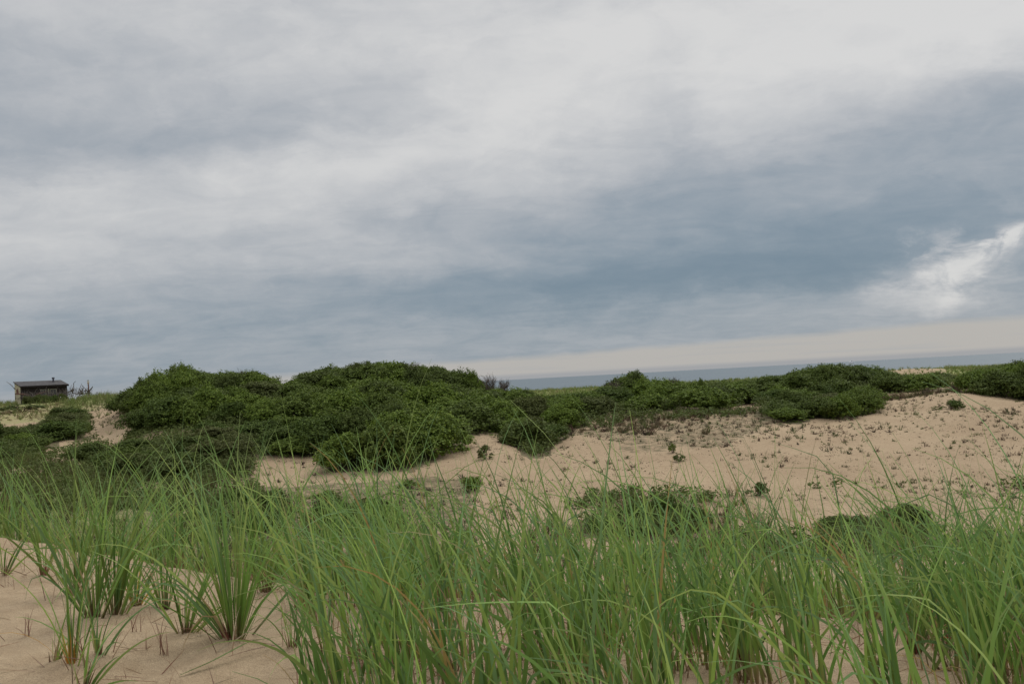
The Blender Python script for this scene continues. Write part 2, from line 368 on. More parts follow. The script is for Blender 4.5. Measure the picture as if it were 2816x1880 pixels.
def build_ground():
    th = np.concatenate([np.linspace(-math.pi, TH0 - .05, 60, endpoint=False), np.linspace(TH0 - .05, TH1 + .05, 300, endpoint=False), np.linspace(TH1 + .05, math.pi, 60, endpoint=False)])
    r = [0.3]
    while r[-1] < 420: r.append(r[-1] * 1.0125)
    r = np.array(r + [500., 800.])
    TT, RR = np.meshgrid(th, r)
    X = RR * np.sin(TT); Y = RR * np.cos(TT)
    Z = ground(X, Y)
    Z[r > 430] = -12.0
    n = len(th); m = len(r)
    V = np.stack([X.ravel(), Y.ravel(), Z.ravel()], 1)
    i, j = np.meshgrid(np.arange(m - 1), np.arange(n), indexing='ij')
    a = i * n + j; b = i * n + (j + 1) % n
    F = np.stack([a, b, b + n, a + n], -1).reshape(-1, 4)
    F = F[:, ::-1]
    # centre
    V = np.vstack([V, [[0, 0, float(ground(0., .3))]]])
    # cover masks
    P = V.copy()
    d = P - np.array([0, 0, EYE]); w = d @ fw; ok = w > .5; ww = np.where(ok, w, 1)
    px = CX + (d @ RT) / ww * FPX; py = CY - (d @ UP) / ww * FPX
    D = P[:, 1]
    px = px + 55 * fbm(P[:, 0] * .55, P[:, 1] * .4, 3); py = py + 24 * fbm(P[:, 0] * .55 + 40, P[:, 1] * .4, 3)
    lit = np.zeros(len(V)); gra = np.zeros(len(V))
    for z in ZONES:
        mm = ok & (D > z[2][0] - 2) & (D < z[2][1] + 6) & inpoly(z[1], px, py)
        lit[mm] = .95
    m_ = ok & (D > 40) & (D < 62) & inpoly([(1560, 1180), (1760, 1135), (2080, 1120), (2120, 1180), (1980, 1235), (1700, 1240)], px, py); lit[m_] = np.maximum(lit[m_], .5)
    m_ = ok & (D > 24) & (D < 38) & (px < 1300); lit[m_] = np.maximum(lit[m_], np.where(px[m_] < 600, .72, .56))
    m_ = ok & (D > 26) & (D < 34) & (px >= 1300); lit[m_] = np.maximum(lit[m_], .36)
    m_ = ok & (D > 76) & ((px > 900) | (D > 132)); gra[m_] = .85
    m_ = ok & (D > 78) & (px < 345); gra[m_] = .5
    m_ = ok & (D > 100) & (px < 345); gra[m_] = .62
    m_ = ok & (D > 86) & (px > 170) & (px < 345) & (py < 1135); gra[m_] = .85
    m_ = ok & (D > 26) & (D < 44) & (px < 560); gra[m_] = np.maximum(gra[m_], .5)
    m_ = ok & (D > 120) & (D < 176) & (px > 2440) & (px < 2600); gra[m_] = .35
    m_ = (D > 196); gra[m_] = .2
    C = np.stack([lit, gra, np.zeros(len(V))], 1)
    F = np.vstack([F])
    o = mesh_obj('ground', V, F, MS['sand'], smooth=True, colors=C)
    # close the small hole under the camera
    import bmesh
    bm = bmesh.new(); bm.from_mesh(o.data); bm.verts.ensure_lookup_table()
    cv = bm.verts[len(V) - 1]
    for k in range(n): bm.faces.new((bm.verts[k], bm.verts[(k + 1) % n], cv))
    bm.to_mesh(o.data); bm.free()
    tag(o, kind='structure')
    return o
build_ground()

# ------------------------------------------------------------------ sea
def build_sea():
    M = Mat('sea_water', .25, .45)
    tc = M.n('ShaderNodeTexCoord')
    mp = M.n('ShaderNodeMapping'); mp.inputs['Scale'].default_value = (.004, .02, 1); M.l(tc.outputs['Object'], mp.inputs['Vector'])
    nz = M.n('ShaderNodeTexNoise', Scale=1.0, Detail=6.0); M.l(mp.outputs[0], nz.inputs['Vector'])
    cr = M.n('ShaderNodeValToRGB'); cr.color_ramp.elements[0].position = .35; cr.color_ramp.elements[1].position = .7
    cr.color_ramp.elements[0].color = (.062, .095, .12, 1); cr.color_ramp.elements[1].color = (.085, .12, .142, 1)
    M.l(nz.outputs['Fac'], cr.inputs[0]); M.l(cr.outputs[0], M.b.inputs['Base Color'])
    n2 = M.n('ShaderNodeTexNoise', Scale=.35, Detail=5.0); M.l(tc.outputs['Object'], n2.inputs['Vector'])
    bp = M.n('ShaderNodeBump'); bp.inputs['Strength'].default_value = .6; bp.inputs['Distance'].default_value = .5
    M.l(n2.outputs['Fac'], bp.inputs['Height']); M.l(bp.outputs[0], M.b.inputs['Normal'])
    n = 96; V = [(0, 0, 0)]; F = []
    rs = [600, 2500, 9000, 30000, 70000]
    for r in rs:
        for k in range(n): V.append((r * math.sin(2 * math.pi * k / n), r * math.cos(2 * math.pi * k / n), 0))
    for k in range(n): F.append((0, 1 + (k + 1) % n, 1 + k))
    for q in range(len(rs) - 1):
        for k in range(n):
            a = 1 + q * n + k; b = 1 + q * n + (k + 1) % n
            F.append((a, b, b + n, a + n))
    o = mesh_obj('sea', V, F, M.m); tag(o, kind='structure')
build_sea()

# ------------------------------------------------------------------ blades
def blades(base, L, W, head, t0, kap, face, cols3, S=8, base_narrow=.75, pw=2.3, sag=None):
    """ribbon blades, all arrays of N; cols3: (N,3,3) colour at foot, middle and tip. returns V,F,C"""
    N = len(base)
    t = np.linspace(0, 1, S + 1)
    tilt = t0[:, None] + kap[:, None] * (t ** pw)[None]
    if S > 5:
        kr_ = np.random.default_rng(N + S); kk_ = kr_.random(N) < .09; tk = kr_.uniform(.45, .8, N); am = kr_.uniform(.5, 1.5, N) * kk_
        tilt = tilt + am[:, None] * (t[None] > tk[:, None])
    ds = (L / S)[:, None]
    tm = .5 * (tilt[:, 1:] + tilt[:, :-1])
    h = np.concatenate([np.zeros((N, 1)), np.cumsum(np.sin(tm) * ds, 1)], 1)
    z = np.concatenate([np.zeros((N, 1)), np.cumsum(np.cos(tm) * ds, 1)], 1)
    hx, hy = np.sin(head)[:, None], np.cos(head)[:, None]
    P = np.stack([base[:, 0:1] + h * hx, base[:, 1:2] + h * hy, base[:, 2:3] + z], -1)
    perp = np.stack([np.cos(head), -np.sin(head), np.zeros(N)], -1)[:, None]
    nrm = np.stack([np.cos(tilt) * hx, np.cos(tilt) * hy, -np.sin(tilt)], -1)
    fc = face[:, None, None] + (t * 1.1)[None, :, None] * np.sign(face)[:, None, None]
    side = perp * np.cos(fc) + nrm * np.sin(fc)
    wp = np.minimum(1, (1 - t) * 1.45) ** 1.0 * np.minimum(1, base_narrow + t * 2.0)
    wd = .5 * W[:, None] * wp[None] + .0004
    A = P - side * wd[..., None]; B = P + side * wd[..., None]
    V = np.stack([A, B], 2).reshape(-1, 3)
    idx = (np.arange(N)[:, None] * (S + 1) + np.arange(S)[None]) * 2
    F = np.stack([idx, idx + 1, idx + 3, idx + 2], -1).reshape(-1, 4)
    ft = np.clip((t - .03) / .17, 0, 1)[None, :, None]; tt = np.clip((t - .45) / .55, 0, 1)[None, :, None]
    c = cols3[:, 0:1] * (1 - ft) + cols3[:, 1:2] * ft
    c = c * (1 - tt) + cols3[:, 2:3] * tt
    C = np.repeat(c[:, :, None], 2, 2).reshape(-1, 3)
    return V, F, C

GREENS = np.array([(.195, .315, .066), (.16, .275, .055), (.235, .34, .068), (.165, .28, .095), (.27, .355, .085), (.105, .195, .038)])
def palette(n, r, dead=.05):
    mid = GREENS[r.integers(0, len(GREENS), n)] * r.uniform(.65, 1.25, (n, 1))
    foot = np.where(r.random((n, 1)) < .7, np.array([.21, .11, .07]), mid * np.array([1.0, .85, .8])) * r.uniform(.8, 1.2, (n, 1))
    tip = mid * 1.10 + np.array([.055, .075, .055])
    d = r.random(n) < dead
    oc = np.array([(.36, .25, .10), (.40, .31, .17), (.28, .18, .11), (.40, .28, .10)])[r.integers(0, 4, n)]
    mid = np.where(d[:, None], oc, mid); foot = np.where(d[:, None], oc * .7, foot)
    tip = np.where((d | (r.random(n) < .02))[:, None], oc * 1.05, tip)
    return np.stack([foot, mid, tip], 1)

def merge(parts):
    Vs, Fs, Cs = [], [], []; o = 0
    for V, F, C in parts:
        Vs.append(V); Fs.append(F + o); Cs.append(C); o += len(V)
    return np.vstack(Vs), np.vstack(Fs), np.vstack(Cs)

def tufts(cx, cy, r, nb=(7, 16), Lr=(.5, .85), Wr=(.006, .011), fan=.30, wind=.14, dead=.05, S=7, droop=(.15, 1.0), spread=.035):
    """many tufts of blades standing on the sand"""
    n = r.integers(nb[0], nb[1], len(cx)); k = np.repeat(np.arange(len(cx)), n); N = len(k)
    sc = r.uniform(.8, 1.12, len(cx))[k]
    bx = np.asarray(cx)[k] + r.normal(0, spread, N); by = np.asarray(cy)[k] + r.normal(0, spread, N)
    bz = ground(bx, by) - .01
    L = r.uniform(*Lr, N) * sc * np.where(r.random(N) < .25, .65, 1)
    W = r.uniform(*Wr, N)
    # lean = outward fan plus wind towards -X
    a = r.uniform(0, 2 * np.pi, N); f = np.abs(r.normal(0, fan, N))
    lx = f * np.sin(a) - wind * r.uniform(.2, 1.6, N); ly = f * np.cos(a) * .7
    head = np.arctan2(lx, ly); t0 = np.minimum(np.hypot(lx, ly), .8)
    kap = r.uniform(*droop, N) ** 1.3 * (.75 + t0) * 1.35
    face = r.uniform(-1.3, 1.3, N)
    return blades(np.stack([bx, by, bz], 1), L, W, head, t0, kap, face, palette(N, r, dead), S)

def pxof(X, Y):
    Z = ground(X, Y)
    return project(np.stack([X, Y, Z], -1))

def scatter(x0, x1, y0, y1, s, r):
    gx, gy = np.meshgrid(np.arange(x0, x1, s), np.arange(y0, y1, s))
    gx = gx.ravel() + r.uniform(-.5, .5, gx.size) * s; gy = gy.ravel() + r.uniform(-.5, .5, gy.size) * s
    return gx, gy

def crestD(px):
    nx = sorted(near); return np.interp(px, nx, [near[k][0] for k in nx])

def foreground_grass():
    r = np.random.default_rng(21)
    parts = []
    # plateau, in front of the crest
    gx, gy = scatter(-4.5, 4.5, 1.5, 6.0, .148, r)
    px, py = pxof(gx, gy); cd = crestD(px)
    den = np.zeros(len(gx))
    inx = (px > 880) & (px < 2990)
    den[inx & (gy < cd + .2)] = .52
    den[(px > 840) & (px <= 960) & (gy < cd)] = .35
    # open sand at the bottom right
    open_r = (px > 1930) & (gy > 2.7) & (gy < cd - .15) & (px < 2700)
    den[open_r] = .22
    den[(px > 2600) & (gy > 2.7) & (gy < cd)] = .7
    den[(gy < 2.7)] *= np.where((px[gy < 2.7] > 1150) & (px[gy < 2.7] < 2050), .55, .24)
    den[(gy < 2.0)] *= .4
    den[(px < 1030) & (gy < 3.0)] = .06
    den[(px < 1150) & (gy < 2.4)] = 0
    den[px < 840] = 0
    den *= np.clip(.95 + 1.7 * fbm(gx * 1.1 + 3, gy * 1.3, 2), .12, 1.3)
    k = (r.random(len(gx)) < den)
    ks_ = k & (gy > 2.2)
    parts.append(tufts(gx[ks_], gy[ks_], r, (3, 7), (.14, .42), (.0025, .0055), .42, .05, 1.0, 6, (.1, 1.3), .05))
    kn = k & (gy < 3.0); kf = k & (gy >= 3.0)
    parts.append(tufts(gx[kn], gy[kn], r, (6, 12), (.5, .92), (.007, .0145), .27, .07, .0, 11, (.1, 1.1)))
    parts.append(tufts(gx[kf], gy[kf], r, (8, 17), (.40, .88), (.006, .0145), .26, .06, .025, 9, (.1, 1.1)))
    # a few very long arching leaves leaning left
    kk = k & (r.random(len(gx)) < .42) & (gy > 2.2) & (r.random(len(gx)) < .55)
    parts.append(tufts(gx[kk], gy[kk], r, (1, 3), (.9, 1.2), (.006, .010), .2, .30, .0, 11, (.5, 1.3)))
    # behind the crest and down the back slope
    gx, gy = scatter(-11, 11, 4.0, 17.0, .185, r)
    px, py = pxof(gx, gy); cd = crestD(px)
    far_ = gy - cd
    den = np.where(far_ > .2, .56, 0) * np.where(far_ > 4, .5, 1) * np.where(far_ > 7.5, .45, 1)
    den *= np.clip(.75 + 1.6 * fbm(gx * .55, gy * .55, 2), .15, 1.2)
    den[(px < -300) | (px > 3150)] = 0
    k = r.random(len(gx)) < den
    parts.append(tufts(gx[k], gy[k], r, (7, 14), (.52, .98), (.0065, .0135), .26, .05, .03, 7, (.1, .9), .05))
    kk = k & (far_ < 2.5) & (r.random(len(gx)) < .3)
    parts.append(tufts(gx[kk], gy[kk], r, (1, 3), (.95, 1.25), (.006, .010), .14, .18, .0, 9, (.15, .8)))
    V, F, C = merge(parts)
    print('foreground blades faces', len(F))
    o = mesh_obj('beach_grass', V, F, MS['blade'], smooth=True, colors=C)
    tag(o, 'dense green beach grass growing along the near dune crest, leaning left', 'grass', kind='stuff')
    # straw and dead stubble between the clumps
    parts = []
    gx, gy = scatter(-4.5, 4.5, 2.4, 7, .10, r)
    px, py = pxof(gx, gy); cd = crestD(px)
    den = np.where(gy < cd + .1, .26, 0.0)
    den = np.where((px > 840), den * 3.6, den)
    den *= np.clip(.5 + 2 * fbm(gx * 1.3 + 7, gy * 1.3, 2), .08, 1.4)
    for c, p in zip(CLUMPS, cl_pts):
        den = np.maximum(den, .5 * np.exp(-((gx - p[0]) ** 2 + (gy - p[1]) ** 2) / .03))
    k = r.random(len(gx)) < den
    bx, by = gx[k], gy[k]; N = len(bx) * 3
    bx = np.repeat(bx, 3) + r.normal(0, .03, N); by = np.repeat(by, 3) + r.normal(0, .03, N)
    bz = ground(bx, by) - .004
    low = r.random(N) < .45
    t0 = np.where(low, r.uniform(1.15, 1.5, N), np.abs(r.normal(0, .4, N))); kap = np.where(low, r.uniform(.0, .25, N), r.uniform(0, .9, N))
    L = np.where(low, r.uniform(.08, .3, N), r.uniform(.06, .24, N)); W = r.uniform(.0018, .0042, N)
    oc = np.array([(.30, .17, .11), (.42, .30, .2), (.22, .11, .07), (.5, .40, .27)])[r.integers(0, 4, N)] * r.uniform(.7, 1.1, (N, 1))
    parts.append(blades(np.stack([bx, by, bz], 1), L, W, r.uniform(0, 6.28, N), t0, kap, r.uniform(-1, 1, N), np.stack([oc * .7, oc, oc * 1.05], 1), 5))
    V, F, C = merge(parts)
    o = mesh_obj('dead_grass', V, F, MS['blade'], smooth=True, colors=C)
    tag(o, 'reddish brown dead grass stubble and straw littering the near sand', 'dead grass', kind='stuff')
foreground_grass()

# ------------------------------------------------------------------ separate clumps on the bare sand
def build_clump(c, p, seed):
    r = np.random.default_rng(seed)
    x, y, n, Lm, Wm, fan, lean, label, acc = c
    n = int(n * 1.2) + 2; Wm *= 1.1
    root = empty('grass_clump', p, label, 'grass clump', 'separate beach grass clumps on the near sand')
    def bl(n, Lr, fanr, fc, W, cols, spread=.03, S=10, kr=(.15, .9)):
        a = r.uniform(0, 2 * np.pi, n); f = np.abs(r.normal(0, fanr, n)) + .03
        lx = f * np.sin(a) * 1.15 + lean; ly = f * np.cos(a) * .8
        head = np.arctan2(lx, ly); t0 = np.hypot(lx, ly)
        sp = spread * np.minimum(.3 + f / fanr * .45, 1.1)
        b = np.stack([sp * np.sin(head) + r.normal(0, .004, n), sp * np.cos(head) + r.normal(0, .004, n), np.full(n, -.012)], 1)
        L = r.uniform(*Lr, n)
        kap = r.uniform(*kr, n) * (.35 + t0) * 1.9
        return blades(b, L, np.full(n, W) * r.uniform(.45, 1.15, n), head, t0, kap, r.uniform(-1.35, 1.35, n), cols, S, .45, 2.0)
    spread = .006 + .0002 * n
    g = palette(n, r, 0)
    g[:, 0] = np.where(r.random((n, 1)) < .2, np.array([.16, .19, .05]), np.array([.20, .10, .065])) * r.uniform(.8, 1.1, (n, 1))
    V, F, C = bl(n, (Lm * .4, Lm * 1.0), fan, lean, Wm, g, spread)
    mesh_obj('green_blades', V, F, MS['blade'], root, True, C)
    ns = max(4, int(n * .6))
    sc = {'': (.20, .11, .07), 'orange': (.50, .24, .05), 'pink': (.24, .07, .06), 'yellow': (.3, .16, .07), 'red': (.2, .06, .05)}[acc]
    cs = np.stack([np.tile(sc, (ns, 1)) * .6, np.tile(sc, (ns, 1)), np.tile(sc, (ns, 1)) * np.array([.9, 1.3, .9])], 1) * r.uniform(.8, 1.15, (ns, 1, 1))
    V, F, C = bl(ns, (.07, .13 if acc != 'orange' else .24), fan * .3, lean, .011, cs, spread * .8, 4, (0, .2))
    mesh_obj('stem_base', V, F, MS['blade'], root, True, C)
    nd = {'yellow': 3, 'red': 2, 'orange': 2}.get(acc, 1 + n // 14)
    dc = {'yellow': (.55, .34, .04), 'red': (.40, .035, .03), 'orange': (.5, .27, .05)}.get(acc, (.42, .30, .16))
    cs = np.stack([np.tile(dc, (nd, 1)) * .8, np.tile(dc, (nd, 1)), np.tile(dc, (nd, 1)) * 1.1], 1)
    V, F, C = bl(nd, (Lm * .35, Lm * .5), fan * 1.5, lean, .008, cs, spread, 7, (.2, 1.2))
    o = mesh_obj('dying_blade', V, F, MS['blade'], root, True, C)
    if acc in ('yellow', 'red', 'orange'): o['label'] = acc + ' dying blades'
for i, (c, p) in enumerate(zip(CLUMPS, cl_pts)):
    build_clump(c, p, 100 + i)

def lying_blade(pts, w, col, label, name='fallen_blade', group=None):
    """a loose leaf or straw following the sand from pixel to pixel; lift in metres above it"""
    P = []
    for (x, y, lift) in pts:
        q = hit(x, y); P.append([q[0], q[1], q[2] + lift])
    P = np.array(P); n = 14
    tt = np.linspace(0, len(P) - 1, n); Q = np.stack([np.interp(tt, np.arange(len(P)), P[:, k]) for k in range(3)], 1)
    base = Q[0].copy(); V = []; F = []
    for i in range(n):
        d = Q[min(i + 1, n - 1)] - Q[max(i - 1, 0)]; s = np.cross(d, [0, .35, 1.0]); s /= np.linalg.norm(s) + 1e-9
        t = i / (n - 1); ww = w * .5 * min(1, .5 + 3 * t) * min(1, (1 - t) * 2.2 + .05)
        V += [Q[i] - base - s * ww, Q[i] - base, Q[i] - base + s * ww]
        V[-2] = V[-2] - np.array([0, 0, ww * .5])
    for i in range(n - 1):
        a = i * 3; F += [(a, a + 1, a + 4, a + 3), (a + 1, a + 2, a + 5, a + 4)]
    o = mesh_obj(name, V, F, MS['blade'], smooth=True, colors=np.tile(col, (len(V), 1)))
    o.location = Vector(base); tag(o, label, 'fallen blade', group)
lying_blade([(494, 1864, .008), (590, 1836, .03), (690, 1800, .05), (795, 1768, .03)], .012, (.12, .19, .05), 'long green leaf lying across the sand in front of the biggest tussock')
lying_blade([(760, 1843, .006), (820, 1836, .01), (875, 1832, .006)], .004, (.55, .44, .3), 'pale straw lying flat on sand below the very thin sprig')
lying_blade([(310, 1794, .006), (370, 1788, .008), (430, 1786, .006)], .005, (.25, .13, .09), 'dark reddish straw lying flat left of the biggest tussock')
lying_blade([(0, 1698, .006), (35, 1704, .006)], .006, (.55, .45, .3), 'pale straw lying at the left edge of the sand')
lying_blade([(745, 1627, .006), (790, 1626, .01), (860, 1613, .006)], .008, (.58, .46, .26), 'pale yellow blade lying on the sand crest behind the tussock')

def dead_twig(x, y, label, h=.14, seed=0):
    r = np.random.default_rng(seed); p = hit(x, y); n = 7
    oc = np.tile((.24, .13, .09), (n, 1))
    V, F, C = blades(np.stack([r.normal(0, .008, n), r.normal(0, .008, n), np.full(n, -.005)], 1), r.uniform(h * .5, h, n), np.full(n, .003), r.uniform(0, 6.28, n), np.abs(r.normal(0, .35, n)), r.uniform(-.2, .6, n), r.uniform(-1, 1, n), np.stack([oc * .7, oc, oc], 1), 5)
    o = mesh_obj('dead_sprig', V, F, MS['blade'], smooth=True, colors=C); o.location = Vector(p); tag(o, label, 'dead plant')
dead_twig(75, 1751, 'small dead brown sprig alone on the sand at far left', .15, 1)
dead_twig(453, 1802, 'dead red brown sprig on sand between open fan clump and tussock', .2, 2)
dead_twig(377, 1736, 'dead twiggy sprig just below the clump with yellow blades', .12, 3)

# ------------------------------------------------------------------ shrubs
def leaf_cloud(seed, nleaf, lobes, leaf=.085, open_=False):
    """unit shrub crown, radius 1, height 1: leaf clumps on overlapping lobes"""
    r = np.random.default_rng(seed)
    lb = []
    for i in range(lobes):
        a = r.uniform(0, 2 * np.pi); rr = .74 * math.sqrt(r.random()) if i else 0
        R = r.uniform(.20, .36) if i else .4
        top = (1.0 - .5 * (rr / .74) ** 2) * r.uniform(.74, 1.0)
        lb.append((rr * math.sin(a), rr * math.cos(a), max(top - R * .8, .12), R, R * r.uniform(.7, .95)))
    if not open_: lb.append((0, 0, .25, .85, .42))
    P, Nn = [], []
    per = nleaf // len(lb); nl = 15
    for (x, y, z, R, Rz) in lb:
        m = max(6, per // nl)
        d = r.normal(size=(m, 3)); d[:, 2] = d[:, 2] + .45; d /= np.linalg.norm(d, axis=1)[:, None]
        rad = np.where(r.random(m) < .12, r.uniform(1.05, 1.3, m), r.uniform(.72, 1.05, m))
        bump = 1 + .13 * np.sin(d[:, 0] * 9 + seed) * np.sin(d[:, 1] * 8 + x * 9)
        c = d * (rad * bump)[:, None] * np.array([R, R, Rz]) + np.array([x, y, z])
        # each spray: a flattened tuft of leaves, domed on top
        q = r.normal(size=(m, nl, 3)) * np.array([.052, .052, .030]) * r.uniform(.55, 1.3, (m, 1, 1))
        dd = q * np.array([9, 9, 9]) + d[:, None] * .6 + np.array([0, 0, .5])
        P.append((c[:, None] + q).reshape(-1, 3)); Nn.append((dd / np.linalg.norm(dd, axis=2)[..., None]).reshape(-1, 3))
    P = np.vstack(P); Nn = np.vstack(Nn)
    k = P[:, 2] > -.05; P = P[k]; Nn = Nn[k]
    # second scale: clusters pulled into little sprays
    N = len(P)
    nrm = Nn * .8 + r.normal(0, .55, (N, 3)); nrm[:, 2] += .25; nrm /= np.linalg.norm(nrm, axis=1)[:, None]
    t = np.cross(nrm, r.normal(size=(N, 3))); t /= np.linalg.norm(t, axis=1)[:, None] + 1e-9
    b = np.cross(nrm, t)
    s = (leaf * r.uniform(.5, 1.1, N))[:, None]
    V = np.stack([P - t * s, P - b * s * .55 + nrm * s * .12, P + t * s, P + b * s * .55 + nrm * s * .12], 1).reshape(-1, 3)
    F = np.arange(N * 4).reshape(-1, 4)
    return V, F

def tube(path, rad, sides=5):
    V, F = [], []
    n = len(path)
    for i in range(n):
        p = Vector(path[i]); d = Vector(path[min(i + 1, n - 1)]) - Vector(path[max(i - 1, 0)])
        d.normalize(); a = d.orthogonal().normalized(); b = d.cross(a)
        for k in range(sides):
            t = 2 * math.pi * k / sides
            V.append(p + (a * math.cos(t) + b * math.sin(t)) * rad[i])
    for i in range(n - 1):
        for k in range(sides):
            k2 = (k + 1) % sides
            F.append((i * sides + k, i * sides + k2, (i + 1) * sides + k2, (i + 1) * sides + k))
    F.append(tuple(range(sides))[::-1]); F.append(tuple((n - 1) * sides + k for k in range(sides)))
    return V, F

def merge_tubes(ts):
    V, F = [], []
    for v, f in ts:
        o = len(V); V += v; F += [tuple(i + o for i in q) for q in f]
    return V, F

def stems(seed, n=7, h=.8):
    r = random.Random(seed); ts = []
    for i in range(n):
        a = r.uniform(0, 6.28); s = r.uniform(.25, .7)
        path = [(0.05 * math.sin(a), 0.05 * math.cos(a), -.05), (s * .35 * math.sin(a), s * .35 * math.cos(a), h * .35), (s * math.sin(a + .2), s * math.cos(a + .2), h * r.uniform(.7, 1))]
        ts.append(tube(path, [.03, .02, .006], 4))
    return merge_tubes(ts)

PROTO = []
for s in range(7):
    V, F = leaf_cloud(40 + s, 12500, 15 + s % 3, .043)
    me = bpy.data.meshes.new('shrub_crown')
    me.vertices.add(len(V)); me.vertices.foreach_set('co', V.astype(np.float32).ravel())
    me.loops.add(len(F) * 4); me.loops.foreach_set('vertex_index', F.astype(np.int32).ravel())
    me.polygons.add(len(F)); me.polygons.foreach_set('loop_start', np.arange(0, len(F) * 4, 4, dtype=np.int32)); me.polygons.foreach_set('loop_total', np.full(len(F), 4, dtype=np.int32))
    me.update(calc_edges=True); me.materials.append(MS['leaf' if s < 4 else 'leaf2'])
    PROTO.append(me)
for s in range(4):
    V, F = leaf_cloud(90 + s, 2600, 8, .06, True)
    V[:, 0] *= 1.15 + .1 * s
    me = bpy.data.meshes.new('open_crown'); me.from_pydata([tuple(v) for v in V], [], [tuple(int(i) for i in f) for f in F]); me.materials.append(MS['leaf2' if s % 2 else 'leaf'])
    PROTO.append(me)
sv, sf = stems(3, 12)
STEM = bpy.data.meshes.new('shrub_stem'); STEM.from_pydata([tuple(v) for v in sv], [], sf); STEM.materials.append(MS['wood'])
for p_ in STEM.polygons: p_.use_smooth = True

def shrub(X, Y, rad, h, label, group, r, dark=0, cat='shrub', parts=False, z=None, openc=False):
    z = float(ground(X, Y)) if z is None else z
    pi = int(r.integers(4, 7)) if (dark and r.random() < .8) else int(r.integers(0, 5))
    if openc: pi = int(r.integers(7, 11))
    sc = (rad * r.uniform(.9, 1.12), rad * r.uniform(.9, 1.12), h)
    if parts:
        root = empty('shrub', (X, Y, z - .05), label, cat, group, r.uniform(0, 6.28)); root.scale = sc
        a = bpy.data.objects.new('crown', PROTO[pi]); b = bpy.data.objects.new('stem', STEM)
        for o in (a, b): COL.objects.link(o); o.parent = root
        return root
    o = bpy.data.objects.new('shrub', PROTO[pi]); COL.objects.link(o)
    o.location = (X, Y, z - .05); o.rotation_euler = (r.uniform(-.08, .08), r.uniform(-.08, .08), r.uniform(0, 6.28)); o.scale = sc
    return tag(o, label, cat, group)

def build_thickets():
    r = np.random.default_rng(77); cnt = 0
    for name, poly, (d0, d1), (h0, h1), rad, sp, label, dark in ZONES:
        xs = [p[0] for p in poly]
        x0 = min((x - CX) / FPX * D for x in (min(xs), max(xs)) for D in (d0, d1)) - 1
        x1 = max((x - CX) / FPX * D for x in (min(xs), max(xs)) for D in (d0, d1)) + 1
        pts = []
        sp *= 1.36; rad *= 1.36; row = 0; Y = d0
        while Y < d1:
            X = x0 + (sp / 2 if row % 2 else 0)
            while X < x1:
                pts.append((X + r.uniform(-.3, .3) * sp, Y + r.uniform(-.3, .3) * sp)); X += sp
            Y += sp * .87; row += 1
        pts = np.array(pts)
        px, py = pxof(pts[:, 0], pts[:, 1])
        keep = inpoly(poly, px, py)
        for (X, Y), qx in zip(pts[keep], px[keep]):
            z = float(ground(X, Y))
            sy = float(np.interp(qx, SKY[:, 0], SKY[:, 1]))
            rr = rad * r.uniform(.8, 1.12); allowed = 9.
            for o_ in (-.9, -.6, -.3, 0, .3, .6, .9):            # a wide crown must stay under the skyline on both sides
                xq = qx + o_ * rr / px2m(Y)
                allowed = min(allowed, (EYE + hz(xq, float(np.interp(xq, SKY[:, 0], SKY[:, 1])), Y) - z) / (1 - .5 * o_ * o_))
            h = r.uniform(h0, h1) * r.uniform(.8, 1.25)
            if allowed < .4:
                if Y > 58: continue
                allowed = .5
            h = min(h, allowed)
            if Y > 61 and name in ('A1', 'A3', 'D', 'F', 'A4'): h = min(max(h, allowed), 2.3)
            rr = min(rr, max(.6, h * 1.25 + .25))
            shrub(X, Y, rr, h + .05, label, 'shrubs massed on the far dune', r, dark); cnt += 1
        print(name, int(keep.sum()))
    print('shrubs', cnt)
build_thickets()

